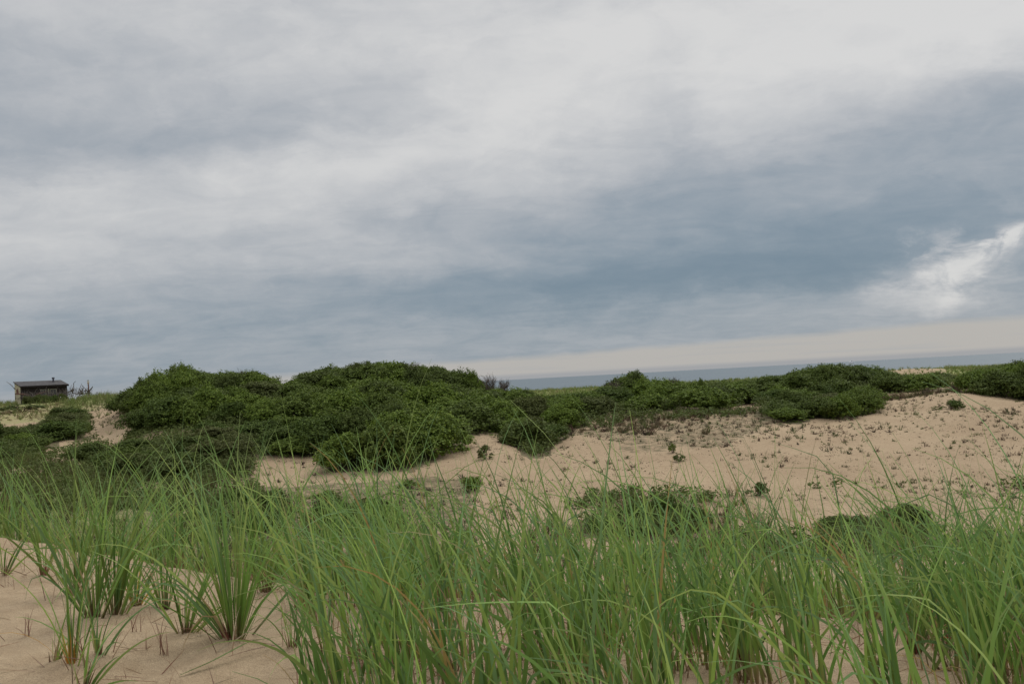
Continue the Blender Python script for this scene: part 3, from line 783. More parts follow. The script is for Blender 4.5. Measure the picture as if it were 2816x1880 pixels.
def undergrowth():
    r = np.random.default_rng(55); P = []
    gx, gy = scatter(-32, 36, 26, 74, .24, r)
    px, py = pxof(gx, gy)
    jx = px + 30 * fbm(gx * .8, gy * .8, 3) + r.normal(0, 5, len(gx)); jy = py + 15 * fbm(gx * .8 + 9, gy * .8, 3) + 4
    dens = np.zeros(len(gx)); hh = np.full(len(gx), .55)
    for z in ZONES:
        m = inpoly(z[1], jx, jy) & (gy > z[2][0] - 2) & (gy < z[2][1])
        dens[m] = .95; hh[m] = .5 * z[3][0] + .1
    extra = [[(345, 1200), (400, 1185), (520, 1168), (540, 1185), (500, 1215), (400, 1250), (345, 1240)], [(2400, 1100), (2480, 1085), (2620, 1062), (2660, 1070), (2620, 1045), (2450, 1045)], [(1600, 1175), (1700, 1150), (1930, 1140), (2080, 1125), (2080, 1140), (1930, 1155), (1700, 1172), (1600, 1195)], [(0, 1290), (60, 1262), (140, 1285), (240, 1290), (330, 1312), (560, 1340), (600, 1400), (0, 1420)], [(560, 1335), (690, 1320), (720, 1380), (560, 1400)], [(350, 1110), (372, 1195), (420, 1188), (420, 1120)]]
    for q in extra:
        m = inpoly(q, jx, jy) & (gy < 60); dens[m] = np.maximum(dens[m], .55); hh[m] = np.minimum(hh[m], .35)
    m = inpoly([(90, 1205), (170, 1195), (250, 1200), (300, 1225), (240, 1290), (90, 1300)], jx, jy) & (fbm(gx * .5, gy * .4, 3) > -.05); dens[m] = np.maximum(dens[m], .42); hh[m] = np.minimum(hh[m], .3)
    f = fbm(gx * .22 + 4, gy * .3, 3) + .14 * (px < 1300)
    m = (gy < 35) & (f > .10) & (px > 450) & (px < 2950); dens[m] = np.maximum(dens[m], .7); hh[m] = np.minimum(hh[m], .3)
    k = r.random(len(gx)) < dens
    gx, gy, hh = gx[k], gy[k], hh[k]; n = 20; N = len(gx) * n
    sc = np.repeat(r.uniform(.5, 1.2, len(gx)), n)
    qx = np.repeat(gx, n) + r.normal(0, .13, N) * sc; qy = np.repeat(gy, n) + r.normal(0, .13, N) * sc
    qz = ground(qx, qy) + np.repeat(hh, n) * r.random(N) ** .8 * sc
    P = np.stack([qx, qy, qz], 1)
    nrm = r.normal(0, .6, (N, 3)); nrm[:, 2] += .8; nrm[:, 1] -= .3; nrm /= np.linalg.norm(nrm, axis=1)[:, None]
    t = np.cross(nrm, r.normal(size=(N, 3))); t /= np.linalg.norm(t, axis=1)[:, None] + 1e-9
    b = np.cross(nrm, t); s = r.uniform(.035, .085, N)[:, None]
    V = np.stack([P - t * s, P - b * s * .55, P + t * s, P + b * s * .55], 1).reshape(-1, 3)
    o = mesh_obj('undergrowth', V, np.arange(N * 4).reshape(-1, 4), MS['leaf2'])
    tag(o, 'dark leafy undergrowth filling the thickets between the shrubs', 'undergrowth', kind='stuff')
    print('undergrowth leaves', N)
undergrowth()

rs_ = np.random.default_rng(9)
def single(x, y, rad, h, label, dark=0, parts=True):
    p = hit(x, y, 20)
    return shrub(p[0], p[1], rad, h, label, 'lone shrubs and prominent bushes', rs_, dark, parts=parts, z=p[2], openc=True)
single(1333, 1262, .40, .66, 'small round dark bush alone on the sand beside the central thicket')
single(1303, 1348, .55, .60, 'small spreading green bush on the sand below the round one', 0)
single(1125, 1342, .55, .35, 'low light green bush on the sand spit under the central thicket', 0)
single(1850, 1245, .22, .45, 'small upright leafy bush, upper of two amid the sand slope', 0)
single(1868, 1268, .34, .36, 'small rounded bush, lower of two amid the sand slope', 0)
single(2622, 1124, .62, .50, 'grey green low bush alone near the top of the right sand slope', 1)
single(2088, 1362, .35, .55, 'dark narrow bush at the foot of the sand slope, behind the grass', 1)
single(60, 1132, 2.6, .8, 'low wide green bush patch on the grass just below the shack', 0)
single(905, 1375, .8, .4, 'low green bush at the bottom of the sand below the central thicket', 0)
single(1410, 1160, .5, .5, 'small bush at the notch where the sand meets the central thicket', 0)

# skyline bushes that stand out: placed on the crest with their own tops
def topbush(x, ytop, D, rad, label, dark=0):
    P = at_depth(x, ytop, D); z = float(ground(P[0], P[1])); h = max(.5, P[2] - z)
    return shrub(P[0], P[1], rad, h, label, 'lone shrubs and prominent bushes', rs_, dark, parts=True, z=z)
topbush(503, 996, 67, 1.15, 'highest bush of the left thicket, a rounded top against the sky')
topbush(425, 1017, 66, .95, 'second round topped bush left of the highest left thicket bush')
topbush(383, 1031, 65, .6, 'small outermost bush at the shack side of the left thicket')
topbush(1748, 1014, 64, .95, 'tallest bush right of the central gap, standing up against the sea')
topbush(1300, 1014, 63, .9, 'leafy bush on the crest beside the two bare bushes')
topbush(1448, 1060, 60, .55, 'small dark bush sticking up at the left end of the grass plain')
topbush(1925, 1034, 62, .35, 'narrow leafy sapling standing above the right shrub belt', 0)
topbush(2170, 1019, 66, .8, 'windswept flat bush on the left shoulder of the right mound', 1)

# bare twiggy bushes against the sky
def twig_bush(x, ytop, D, width, label, seed, mat='wood', dens=9):
    P = at_depth(x, ytop, D); z = float(ground(P[0], P[1])); h = max(.6, P[2] - z)
    r = random.Random(seed); ts = []
    def grow(p, d, L, rad, lvl):
        q = p + d * L; m = p + d * L * .5 + Vector((r.uniform(-1, 1), r.uniform(-1, 1), r.uniform(-.5, .5))) * L * .08
        ts.append(tube([p, m, q], [rad, rad * .8, rad * .6], 3))
        if lvl == 0: return
        for _ in range(3):
            nd = (d + Vector((r.uniform(-.8, .8), r.uniform(-.8, .8), r.uniform(-.1, .7)))).normalized()
            grow(p + d * L * r.uniform(.5, 1), nd, L * r.uniform(.5, .75), rad * .6, lvl - 1)
    for i in range(dens):
        a = r.uniform(0, 6.28); s = width / h * r.uniform(.1, .8)
        grow(Vector((0, 0, 0)), Vector((math.sin(a) * s, math.cos(a) * s, 1)).normalized(), h * .48, .028, 3)
    V, F = merge_tubes(ts)
    zmax = max(v[2] for v in V); V = [Vector((v[0], v[1], v[2] * h / zmax)) for v in V]
    o = mesh_obj('bare_shrub', V, F, MS[mat]); o.location = (P[0], P[1], z)
    tag(o, label, 'bare shrub', 'leafless shrubs on the skyline')
twig_bush(1344, 1023, 61, .7, 'bare dark branched bush, left and taller of two against the sky', 1)
twig_bush(1382, 1038, 60.5, .6, 'bare dark branched bush, right and smaller of two against the sea', 2)
twig_bush(668, 1008, 68, 1.2, 'wide bare twiggy bush on top of the left thicket', 3, dens=12)
twig_bush(1132, 994, 65, .8, 'bare brownish bush on the crest of the central thicket', 4)
twig_bush(1680, 1036, 63, .9, 'bare twiggy bush left of the tallest bush by the sea', 5)
twig_bush(1845, 1033, 63, .8, 'bare twiggy bush on the belt between tallest bush and sapling', 6)

# ------------------------------------------------------------------ small plants and far grass (stuff)
def mini_tufts(cx, cy, r, nb, Lr, W, cols, fan=.6, S=2):
    n = r.integers(nb[0], nb[1], len(cx)); k = np.repeat(np.arange(len(cx)), n); N = len(k)
    rad = (r.uniform(.02, .09, len(cx)))[k]
    bx = cx[k] + r.normal(0, 1, N) * rad; by = cy[k] + r.normal(0, 1, N) * rad; bz = ground(bx, by) - .01
    sc = (.45 + 1.2 * r.random(len(cx)) ** 2.2)[k]
    c = cols[r.integers(0, len(cols), len(cx))][k] * r.uniform(.75, 1.25, (N, 1))
    return blades(np.stack([bx, by, bz], 1), r.uniform(*Lr, N) * sc, np.full(N, W) * r.uniform(.6, 1.3, N), r.uniform(0, 6.28, N), np.abs(r.normal(0, fan, N)), r.uniform(.1, .8, N), r.uniform(-1, 1, N), np.stack([c * .7, c, c * 1.1], 1), S)

def cover():
    r = np.random.default_rng(31)
    dark = np.array([(.075, .085, .04), (.10, .12, .05), (.12, .085, .055), (.09, .07, .05), (.13, .16, .06)])
    # scattered plants on the open sand
    gx, gy = scatter(-14, 30, 27, 66, .42, r)
    px, py = pxof(gx, gy)
    inz = np.zeros(len(gx), bool)
    for z in ZONES: inz |= inpoly(z[1], px, py)
    den = np.full(len(gx), .0)
    right = (px > 1280) & (px < 2900)
    den[right] = .15
    den[(px > 2000) & (px < 2816)] = .34
    den[(px > 2550) & (gy > 50)] = .12
    den[(gy < 36)] = np.where(px[gy < 36] > 1150, .65, .55)
    den[(gy < 31)] = .85
    band = inpoly([(1560, 1180), (1760, 1138), (2080, 1125), (2250, 1165), (2200, 1190), (1980, 1235), (1700, 1215), (1640, 1200)], px, py)
    den[(px > 600) & (px <= 1280)] = np.maximum(den[(px > 600) & (px <= 1280)], .12)
    den *= np.clip(.7 + 4.5 * fbm(gx * .3, gy * .3, 4), .03, 3.2)
    den[band] = .8
    den[inpoly([(2400, 1120), (2580, 1080), (2640, 1075), (2640, 1110), (2420, 1145)], px, py)] = .6
    k = (r.random(len(gx)) < den) & ~inz
    lx_, ly_ = scatter(-36, -12, 40, 84, .5, r); qx, qy = pxof(lx_, ly_)
    kl = (qx > 80) & (qx < 370) & (r.random(len(lx_)) < np.clip(.25 + 1.6 * fbm(lx_ * .3, ly_ * .3, 3), .03, .9))
    gx = np.concatenate([gx, lx_]); gy = np.concatenate([gy, ly_]); k = np.concatenate([k, kl])
    sx_, sy_ = scatter(-8, 32, 29, 62, .30, r); qx, qy = pxof(sx_, sy_)
    zz = np.zeros(len(sx_), bool)
    for z in ZONES: zz |= inpoly(z[1], qx, qy)
    ks = (qx > 1150) & (qx < 2900) & ~zz & (r.random(len(sx_)) < np.clip(.32 + 1.1 * fbm(sx_ * .25, sy_ * .4, 3), .02, .8))
    tiny = mini_tufts(sx_[ks], sy_[ks], r, (3, 9), (.03, .09), .02, dark)
    parts = [tiny, mini_tufts(gx[k], gy[k], r, (5, 26), (.04, .2), .026, dark)]
    V, F, C = merge(parts)
    o = mesh_obj('ground_cover', V, F, MS['tuft'], colors=C)
    tag(o, 'small dark plants dotted over the bare sand slope', 'ground cover', kind='stuff')
    # brown heathy fringe along the thickets
    parts = []
    gx, gy = scatter(-22, 30, 27, 75, .29, r); px, py = pxof(gx, gy)
    den = np.zeros(len(gx))
    for poly in ([(1590, 1190), (1690, 1150), (1930, 1135), (2080, 1125), (2090, 1160), (2000, 1200), (1850, 1190), (1750, 1200), (1640, 1185)],
                 [(1540, 1165), (1650, 1145), (1680, 1165), (1600, 1185), (1560, 1210)], [(2380, 1095), (2600, 1075), (2650, 1060), (2640, 1080), (2480, 1105), (2400, 1110)],
                 [(520, 1180), (640, 1180), (800, 1160), (800, 1200), (600, 1205)]):
        den[inpoly(poly, px, py)] = .95
    den *= np.clip(.7 + 2.5 * fbm(gx * .5, gy * .5, 3), .0, 1.6)
    k = r.random(len(gx)) < den
    brown = np.array([(.13, .095, .06), (.17, .125, .07), (.09, .085, .045), (.14, .085, .06), (.11, .13, .045), (.07, .055, .04)])
    parts.append(mini_tufts(gx[k], gy[k], r, (12, 26), (.12, .34), .03, brown))
    V, F, C = merge(parts)
    o = mesh_obj('heath', V, F, MS['tuft'], colors=C)
    tag(o, 'brown dead heath and straw at the edge of the thickets', 'heath', kind='stuff')
    # grass on the left slope, the shack crest and the plain behind the thickets
    parts = []
    lg = np.array([(.155, .19, .065), (.19, .215, .075), (.21, .195, .095), (.14, .185, .05)])
    tan = np.array([(.25, .21, .115), (.20, .205, .075), (.26, .20, .12), (.17, .20, .065)])
    gx, gy = scatter(-72, -10, 27, 134, .55, r); px, py = pxof(gx, gy)
    inz = np.zeros(len(gx), bool)
    for z in ZONES: inz |= inpoly(z[1], px, py)
    inz |= inpoly([(241, 1128), (300, 1110), (361, 1130), (361, 1153), (344, 1191), (241, 1212)], px, py) & (gy < 90) & (r.random(len(gx)) < .93)
    inz |= inpoly([(100, 1290), (110, 1240), (165, 1210), (240, 1212), (300, 1225), (210, 1260), (170, 1290)], px, py) & (r.random(len(gx)) < .85)
    inz |= (px > 45) & (px < 215) & (gy > 113) & (gy < 131)
    sel = (px > -250) & (px < 345) & (gy > 60) & ~inz
    gr_ = (px > 165) | (gy > 112)
    k = sel & gr_ & (r.random(len(gx)) < .8); parts.append(mini_tufts(gx[k], gy[k], r, (8, 16), (.3, .65), .035, lg, .35))
    k = sel & ~gr_ & (r.random(len(gx)) < np.clip(.45 + 2.0 * fbm(gx * .15, gy * .15, 3), .05, 1)); parts.append(mini_tufts(gx[k], gy[k], r, (8, 16), (.2, .5), .035, tan, .5))
    gx, gy = scatter(-30, 19, 25, 56, .4, r); px, py = pxof(gx, gy); inz = np.zeros(len(gx), bool)
    for z in ZONES: inz |= inpoly(z[1], px, py)
    mixg = np.array([(.11, .14, .04), (.09, .11, .035), (.16, .125, .06), (.15, .19, .05), (.10, .075, .04), (.07, .10, .03)])
    k = (px > -250) & (px < 2900) & (gy < np.interp(px, [100, 560, 760, 1250, 2900], [52, 39, 33, 30, 29]) + 9 * fbm(gx * .35, gy * .2, 3)) & ~inz & (r.random(len(gx)) < .8 + .8 * fbm(gx * .5, gy * .5, 2)); parts.append(mini_tufts(gx[k], gy[k], r, (12, 24), (.22, .6), .022, mixg, .4))
    gx, gy = scatter(-25, 100, 78, 200, 1.0, r); px, py = pxof(gx, gy)
    k = (px > 800) & (px < 2950) & ~((px > 2430) & (px < 2600) & (gy > 125) & (gy < 175) & (r.random(len(gx)) < .9))
    parts.append(mini_tufts(gx[k], gy[k], r, (9, 16), (.3, .6), .06, lg * 1.3, .35))
    V, F, C = merge(parts)
    print('far grass faces', len(F))
    o = mesh_obj('dune_grass', V, F, MS['tuft'], colors=C)
    tag(o, 'yellow green dune grass on the left slope and far plain', 'grass', kind='stuff')
cover()

# ------------------------------------------------------------------ shack
def box(V, F, lo, hi, M=None):
    o = len(V)
    for x in (lo[0], hi[0]):
        for y in (lo[1], hi[1]):
            for z in (lo[2], hi[2]):
                V.append((x, y, z))
    for q in ((0, 1, 3, 2), (4, 6, 7, 5), (0, 4, 5, 1), (2, 3, 7, 6), (0, 2, 6, 4), (1, 5, 7, 3)): F.append(tuple(i + o for i in q))

DS = 128.0
def build_shack():
    A = at_depth(59, 1095, DS); B = at_depth(185.5, 1090, DS)         # front wall feet
    rz = math.radians(39.5); ub = B[0] / B[1]
    W = (ub * A[1] - A[0]) / (math.cos(rz) - ub * math.sin(rz)); print('shack width', W)
    eave_z = at_depth(59, 1063, DS)[2]
    back_z = at_depth(41, 1053, DS + 2.6)[2]
    base_z = float(ground(A[0], A[1])) - .5
    # orient: front edge along ex, slight turn so that the left gable shows
    root = empty('beach_shack', (A[0], A[1], base_z), 'small low dune shack with dark walls, cream left side and grey sloping roof', 'shack', rz=rz)
    Dp = 3.3
    # depth direction must lean left in view: find skew of the view ray and compensate by turning the hut
    he = eave_z - base_z; hb = back_z - base_z + .05
    # walls
    V, F = [], []
    # side planks (left) as clapboards
    nb = 16
    for i in range(nb):
        z0 = i * hb / nb; z1 = (i + 1) * hb / nb
        # limit by roof slope along depth
        y0 = 0 if z1 <= he else min(Dp, (z1 - he) / (hb - he) * Dp)
        o = len(V)
        V += [(-.03, y0, z0), (-.03, Dp, z0), (-.005, Dp, z1), (-.005, y0, z1), (.05, y0, z0), (.05, Dp, z0), (.05, Dp, z1), (.05, y0, z1)]
        F += [tuple(k + o for k in q) for q in ((0, 3, 2, 1), (0, 1, 5, 4), (3, 7, 6, 2), (0, 4, 7, 3), (1, 2, 6, 5), (4, 5, 6, 7))]
    s = mesh_obj('side_wall', V, F, MS['siding'], root); s['label'] = 'cream clapboard side wall'
    V, F = [], []
    box(V, F, (.052, 0, 0), (W, .08, he)); box(V, F, (W - .08, .082, 0), (W, Dp, he)); box(V, F, (.052, Dp - .08, 0), (W - .082, Dp, hb - .06))
    # shingle courses
    for i in range(1, 12): box(V, F, (.06, -.012, i * he / 12), (W - .002, -.001, i * he / 12 + .03))
    mesh_obj('wall', V, F, MS['darkwall'], root)
    # roof: slab with overhang
    ov = .16; sl = (hb - he) / Dp
    V, F = [], []
    for (dy, dz) in ((0, 0), (0, .09)):
        for x in (-ov, W + ov):
            for y in (-.22, Dp + .1):
                V.append((x, y, he + sl * y + dz + .02))
    F = [(0, 2, 3, 1), (4, 5, 7, 6), (0, 4, 6, 2), (1, 3, 7, 5), (0, 1, 5, 4), (2, 6, 7, 3)]
    roof = mesh_obj('roof', V, F, MS['roof'], root)
    V, F = [], []
    box(V, F, (-ov - .012, -.245, he - .16), (W + ov + .012, -.222, he + .075))
    mesh_obj('fascia_board', V, F, MS['darkwall'], roof)
    # stove pipe
    cxp = W * .795; cyp = Dp * .62; zr = he + sl * cyp + .1
    pv, pf = tube([(cxp, cyp, zr - .1), (cxp, cyp, zr + .42)], [.11, .11], 10); cv, cf = tube([(cxp, cyp, zr + .42), (cxp, cyp, zr + .62)], [.19, .17], 10)
    V, F = merge_tubes([(pv, pf), (cv, cf)]); mesh_obj('stove_pipe', V, F, MS['pipe'], root)
    V, F = [], []; yv = Dp * .3; box(V, F, (cxp - .2, yv, he + sl * yv + .08), (cxp + .25, yv + .3, he + sl * (yv + .15) + .17)); mesh_obj('roof_patch', V, F, MS['flashing'], root)
    # front windows: pale frame with glass, right of the middle
    for (a, b, z0, z1) in ((.41, .53, .46, .84), (.615, .76, .40, .84)):
        x0, x1 = W * a, W * b
        w = []; f = []
        t = .07; q0, q1 = he * z0, he * z1
        box(w, f, (x0, -.05, q0), (x0 + t, -.013, q1)); box(w, f, (x1 - t, -.05, q0), (x1, -.013, q1)); box(w, f, (x0 + t, -.048, q1 - t), (x1 - t, -.013, q1)); box(w, f, (x0 + t, -.048, q0), (x1 - t, -.013, q0 + t))
        box(w, f, ((x0 + x1) / 2 - .02, -.046, q0 + t), ((x0 + x1) / 2 + .02, -.014, q1 - t))
        fr = mesh_obj('window', w, f, MS['trim'], root)
        w = []; f = []; box(w, f, (x0 + t, -.03, q0 + t), (x1 - t, -.0135, q1 - t)); mesh_obj('pane', w, f, MS['glass'], fr)
    w = []; f = []; box(w, f, (W * .57, -.04, 0), (W * .60, -.013, he * .86)); mesh_obj('door_post', w, f, MS['trim'], root)
    w = []; f = []; box(w, f, (-.09, -.07, 0), (.048, -.0, he + .0)); mesh_obj('corner_post', w, f, MS['darkwall'], root)
build_shack()

# ------------------------------------------------------------------ driftwood, brush and posts
DB = 121.0
def wpath(pts, D, base):
    return [Vector(at_depth(x, y, D + dz)) - Vector(base) for (x, y, dz) in pts]
def branch(paths, rad, label, name='driftwood_branch', mat='driftwood', group='driftwood set up beside the shack', D=DB, cat='driftwood'):
    x0, y0, _ = paths[0][0]; base = at_depth(x0, y0, D); ts = []
    for k, pts in enumerate(paths):
        P = wpath(pts, D, base); n = len(P); Q = []
        for i in range(n - 1):
            Q += [P[i], P[i].lerp(P[i + 1], .5) + Vector((random.uniform(-1, 1), random.uniform(-1, 1), random.uniform(-1, 1))) * .02]
        Q.append(P[-1]); R = [rad * (.7 if k else 1) * (1 - .65 * i / (len(Q) - 1)) for i in range(len(Q))]
        ts.append(tube(Q, R, 6))
    V, F = merge_tubes(ts)
    o = mesh_obj(name, V, F, MS[mat], smooth=True); o.location = Vector(base); tag(o, label, cat, group)
branch([[(188, 1078, 0), (196, 1073, 0), (201, 1066, .3), (203, 1060, .4), (202, 1054, .3), (208, 1048, 0)]], .075, 'tall curved driftwood branch like a hook, right of the shack')
branch([[(194, 1070, .3), (195, 1063, .3), (197, 1059, .3), (199, 1057, .4)]], .035, 'thin pale curl of driftwood left of the hook shaped branch')
branch([[(214, 1083, 0), (218, 1070, 0), (225, 1054, .2)]], .06, 'long straight driftwood pole leaning right, tallest of the pile')
branch([[(217, 1083, .2), (222, 1071, 0), (227, 1062, .2)]], .05, 'shorter leaning driftwood pole next to the tallest one')
branch([[(226, 1059, 0), (232, 1066, 0), (240, 1075, 0)]], .045, 'thin driftwood pole leaning left, meeting the tallest pole')
branch([[(223, 1084, 0), (226, 1075, 0), (230, 1066, 0)], [(226, 1075, 0), (222, 1074, 0)]], .12, 'thick dark driftwood stump in the middle of the pile')
branch([[(198, 1080, 0), (202, 1073, 0), (206, 1069, 0), (211, 1072, 0), (213, 1079, 0)]], .05, 'arched driftwood branch, low hoop shape')
branch([[(245, 1088, 0), (244, 1080, 0), (240, 1073, 0), (235, 1074, 0)], [(243, 1076, 0), (249, 1071, 0), (253, 1066, 0), (255, 1062, 0)], [(244, 1080, 0), (251, 1079, 0)], [(240, 1075, 0), (246, 1072, 0), (248, 1074, 0)]], .16, 'twisted dark driftwood root with an arm raised right, foot of the post')
branch([[(245, 1083, 0), (236, 1080, 0), (226, 1083, 0), (212, 1082, 0), (200, 1081, 0)]], .08, 'long driftwood log lying level across the pile')
branch([[(42, 1070, 0), (34, 1062, 0), (27, 1055, .3), (18, 1049, .5)]], .06, 'long dark driftwood pole sticking up to the left of the shack')
branch([[(42, 1083, 0), (55, 1083, 0), (68, 1083, 0), (80, 1086, 0)], [(60, 1083, 0), (66, 1086, 0)]], .10, 'reddish level driftwood log crossing the cream wall', mat='redwood')
branch([[(98, 1085, 0), (112, 1081, 0), (124, 1077, 0), (128, 1075, 0)]], .07, 'curved reddish driftwood bough in front of the dark wall', mat='redwood')
branch([[(43, 1099, 0), (43.5, 1085, 0)]], .07, 'dark upright stake at the left foot of the shack', 'stake', cat='stake')
branch([[(266, 1088, 0), (265, 1077, 0)]], .06, 'short stake on the crest right of the post, left one of two', 'stake', group='two stakes on the crest', cat='stake')
branch([[(272, 1087, 0), (267.5, 1076.5, 0)]], .06, 'short leaning stake on the crest right of the post, right one of two', 'stake', group='two stakes on the crest', cat='stake')

def plank():
    a = at_depth(48.5, 1084, DB + 1.5); V, F = [], []
    s = px2m(DB)
    V = [(-4 * s, 0, 0), (3.5 * s, 0, 0), (1.5 * s, 0, 13 * s), (-.5 * s, 0, 17 * s), (-3.5 * s, 0, 12 * s)]
    V = V + [(x, .06, z) for (x, y, z) in V]
    F = [(0, 1, 2, 3, 4), (9, 8, 7, 6, 5)] + [(i, i + 5, (i + 1) % 5 + 5, (i + 1) % 5) for i in range(5)]
    o = mesh_obj('leaning_board', V, F, MS['redwood']); o.location = Vector(a); tag(o, 'pointed reddish brown board leaning on the cream side wall', 'board')
plank()

def post():
    zb = at_depth(245, 1086, DB); top = at_depth(243.5, 1044.5, DB); h = top[2] - zb[2]
    root = empty('post', zb, 'tall weathered post with a pale capped box on top, right of the driftwood', 'post')
    V, F = tube([(0, 0, 0), (-.03, 0, h * .40), (-.05, 0, h * .74)], [.09, .085, .075], 8); mesh_obj('pole', V, F, MS['redwood'], root, True)
    V, F = tube([(-.05, 0, h * .72), (-.05, 0, h * .85), (-.05, 0, h * .865)], [.10, .13, .1], 8); mesh_obj('box', V, F, MS['pale'], root)
    V, F = tube([(-.05, 0, h * .87), (-.05, 0, h * .93)], [.15, .15], 8); mesh_obj('band', V, F, MS['white'], root)
    V, F = tube([(-.05, 0, h * .935), (-.05, 0, h * .96), (-.05, 0, h)], [.12, .13, .05], 8); mesh_obj('cap', V, F, MS['driftwood'], root)
post()

def brush():
    r = random.Random(8); ts = []
    def stick(x, y, L, ang, rad, D):
        P = at_depth(x, y, D); s = px2m(D); p = Vector(P); pts = [p.copy()]
        for i in range(3):
            ang += r.uniform(-.5, .5)
            p = p + Vector((math.sin(ang) * L / 3, r.uniform(-.1, .1), math.cos(ang) * L / 3)); pts.append(p.copy())
        ts.append(tube(pts, [rad, rad * .8, rad * .6, rad * .3], 4))
    for i in range(430):
        x = r.uniform(56, 190); x = x if r.random() < .9 else r.uniform(180, 240)
        y = 1102 - r.random() ** 1.6 * 17 - (x - 60) * .045
        stick(x, y, r.uniform(.3, 1.0), r.uniform(-1.5, 1.5), r.uniform(.012, .035), DB + r.uniform(-.8, 2.2))
    for i in range(80):
        x = r.uniform(190, 252); y = r.uniform(1078, 1096) - (x - 60) * .03
        stick(x, y, r.uniform(.3, .9), r.uniform(-1.5, 1.5), r.uniform(.015, .04), DB + r.uniform(-.4, .8))
    V, F = merge_tubes(ts)
    o = mesh_obj('brushwood', V, F, MS['driftwood']); tag(o, 'tangled dark brushwood heaped in front of the shack', 'brushwood', kind='stuff')
brush()
rb = np.random.default_rng(4)
for i, (x, yt, rad) in enumerate([(75, 1085, .8), (100, 1082, .9), (127, 1080, .9), (150, 1081, .8), (172, 1079, .8)]):
    P = at_depth(x, yt, DB - 1.2); z = float(ground(P[0], P[1]))
    shrub(P[0], P[1], rad, max(.5, P[2] - z), ['scrubby bush below the red log, leftmost in front of the shack', 'scrubby bush in front of the shack, second from the left', 'scrubby bush in front of the shack, below its windows', 'scrubby bush in front of the shack, left of the white lump', 'scrubby bush in front of the shack corner, nearest the driftwood'][i], 'scrub in front of the shack', rb, 1)
P = at_depth(166, 1094, DB - 1.6)
ts = tube([(0, 0, -.25), (.02, 0, -.1), (.05, 0, .0), (.09, 0, .12), (.13, 0, .22), (.12, 0, .27)], [.04, .09, .11, .13, .09, .02], 8)
o = mesh_obj('float', ts[0], ts[1], MS['white'], smooth=True); o.location = Vector(P); o.scale = (.6, .6, .6); tag(o, 'small white buoy like object in the scrub before the shack', 'float')

# ------------------------------------------------------------------ boat far out at sea
def boat():
    D = 5200.0; d = ray(2341, 996); d = d / d[1]; D = min(7000.0, EYE / max(1e-4, -d[2])) if d[2] < 0 else 7000.0
    X = d[0] * D
    root = empty('boat', (X, D, 0), 'tiny white boat far out on the sea behind the right mound', 'boat', rz=.15)
    k = D / 5200.0 * 1.45
    L = 28 * k; Wd = 7 * k
    V = []; n = 9
    for i in range(n):
        t = i / (n - 1); x = (t - .5) * L; w = Wd * .5 * (1 - max(0, (t - .55) / .45) ** 2); sh = 1.2 * k * (t ** 2)
        V += [(x, -w, 3.2 * k + sh), (x, -w * .7, -.5), (x, w * .7, -.5), (x, w, 3.2 * k + sh)]
    F = []
    for i in range(n - 1):
        a = i * 4
        F += [(a, a + 4, a + 5, a + 1), (a + 1, a + 5, a + 6, a + 2), (a + 2, a + 6, a + 7, a + 3), (a, a + 3, a + 7, a + 4)]
    F += [(0, 1, 2, 3), tuple(reversed([(n - 1) * 4 + q for q in range(4)]))]
    mesh_obj('hull', V, F, MS['hull'], root)
    V, F = [], []; box(V, F, (-8 * k, -2.4 * k, 3.3 * k), (5 * k, 2.4 * k, 7.5 * k)); box(V, F, (-3 * k, -2 * k, 7.5 * k), (3.5 * k, 2 * k, 10.2 * k)); c = mesh_obj('cabin', V, F, MS['hull'], root)
    V, F = [], []; box(V, F, (-2.6 * k, -2.03 * k, 8.3 * k), (3.1 * k, -2.01 * k, 9.4 * k)); mesh_obj('window', V, F, MS['darkhull'], c)
    V, F = tube([(0, 0, 10 * k), (0, 0, 15 * k)], [.25 * k, .1 * k], 6); mesh_obj('mast', V, F, MS['hull'], root)
boat()

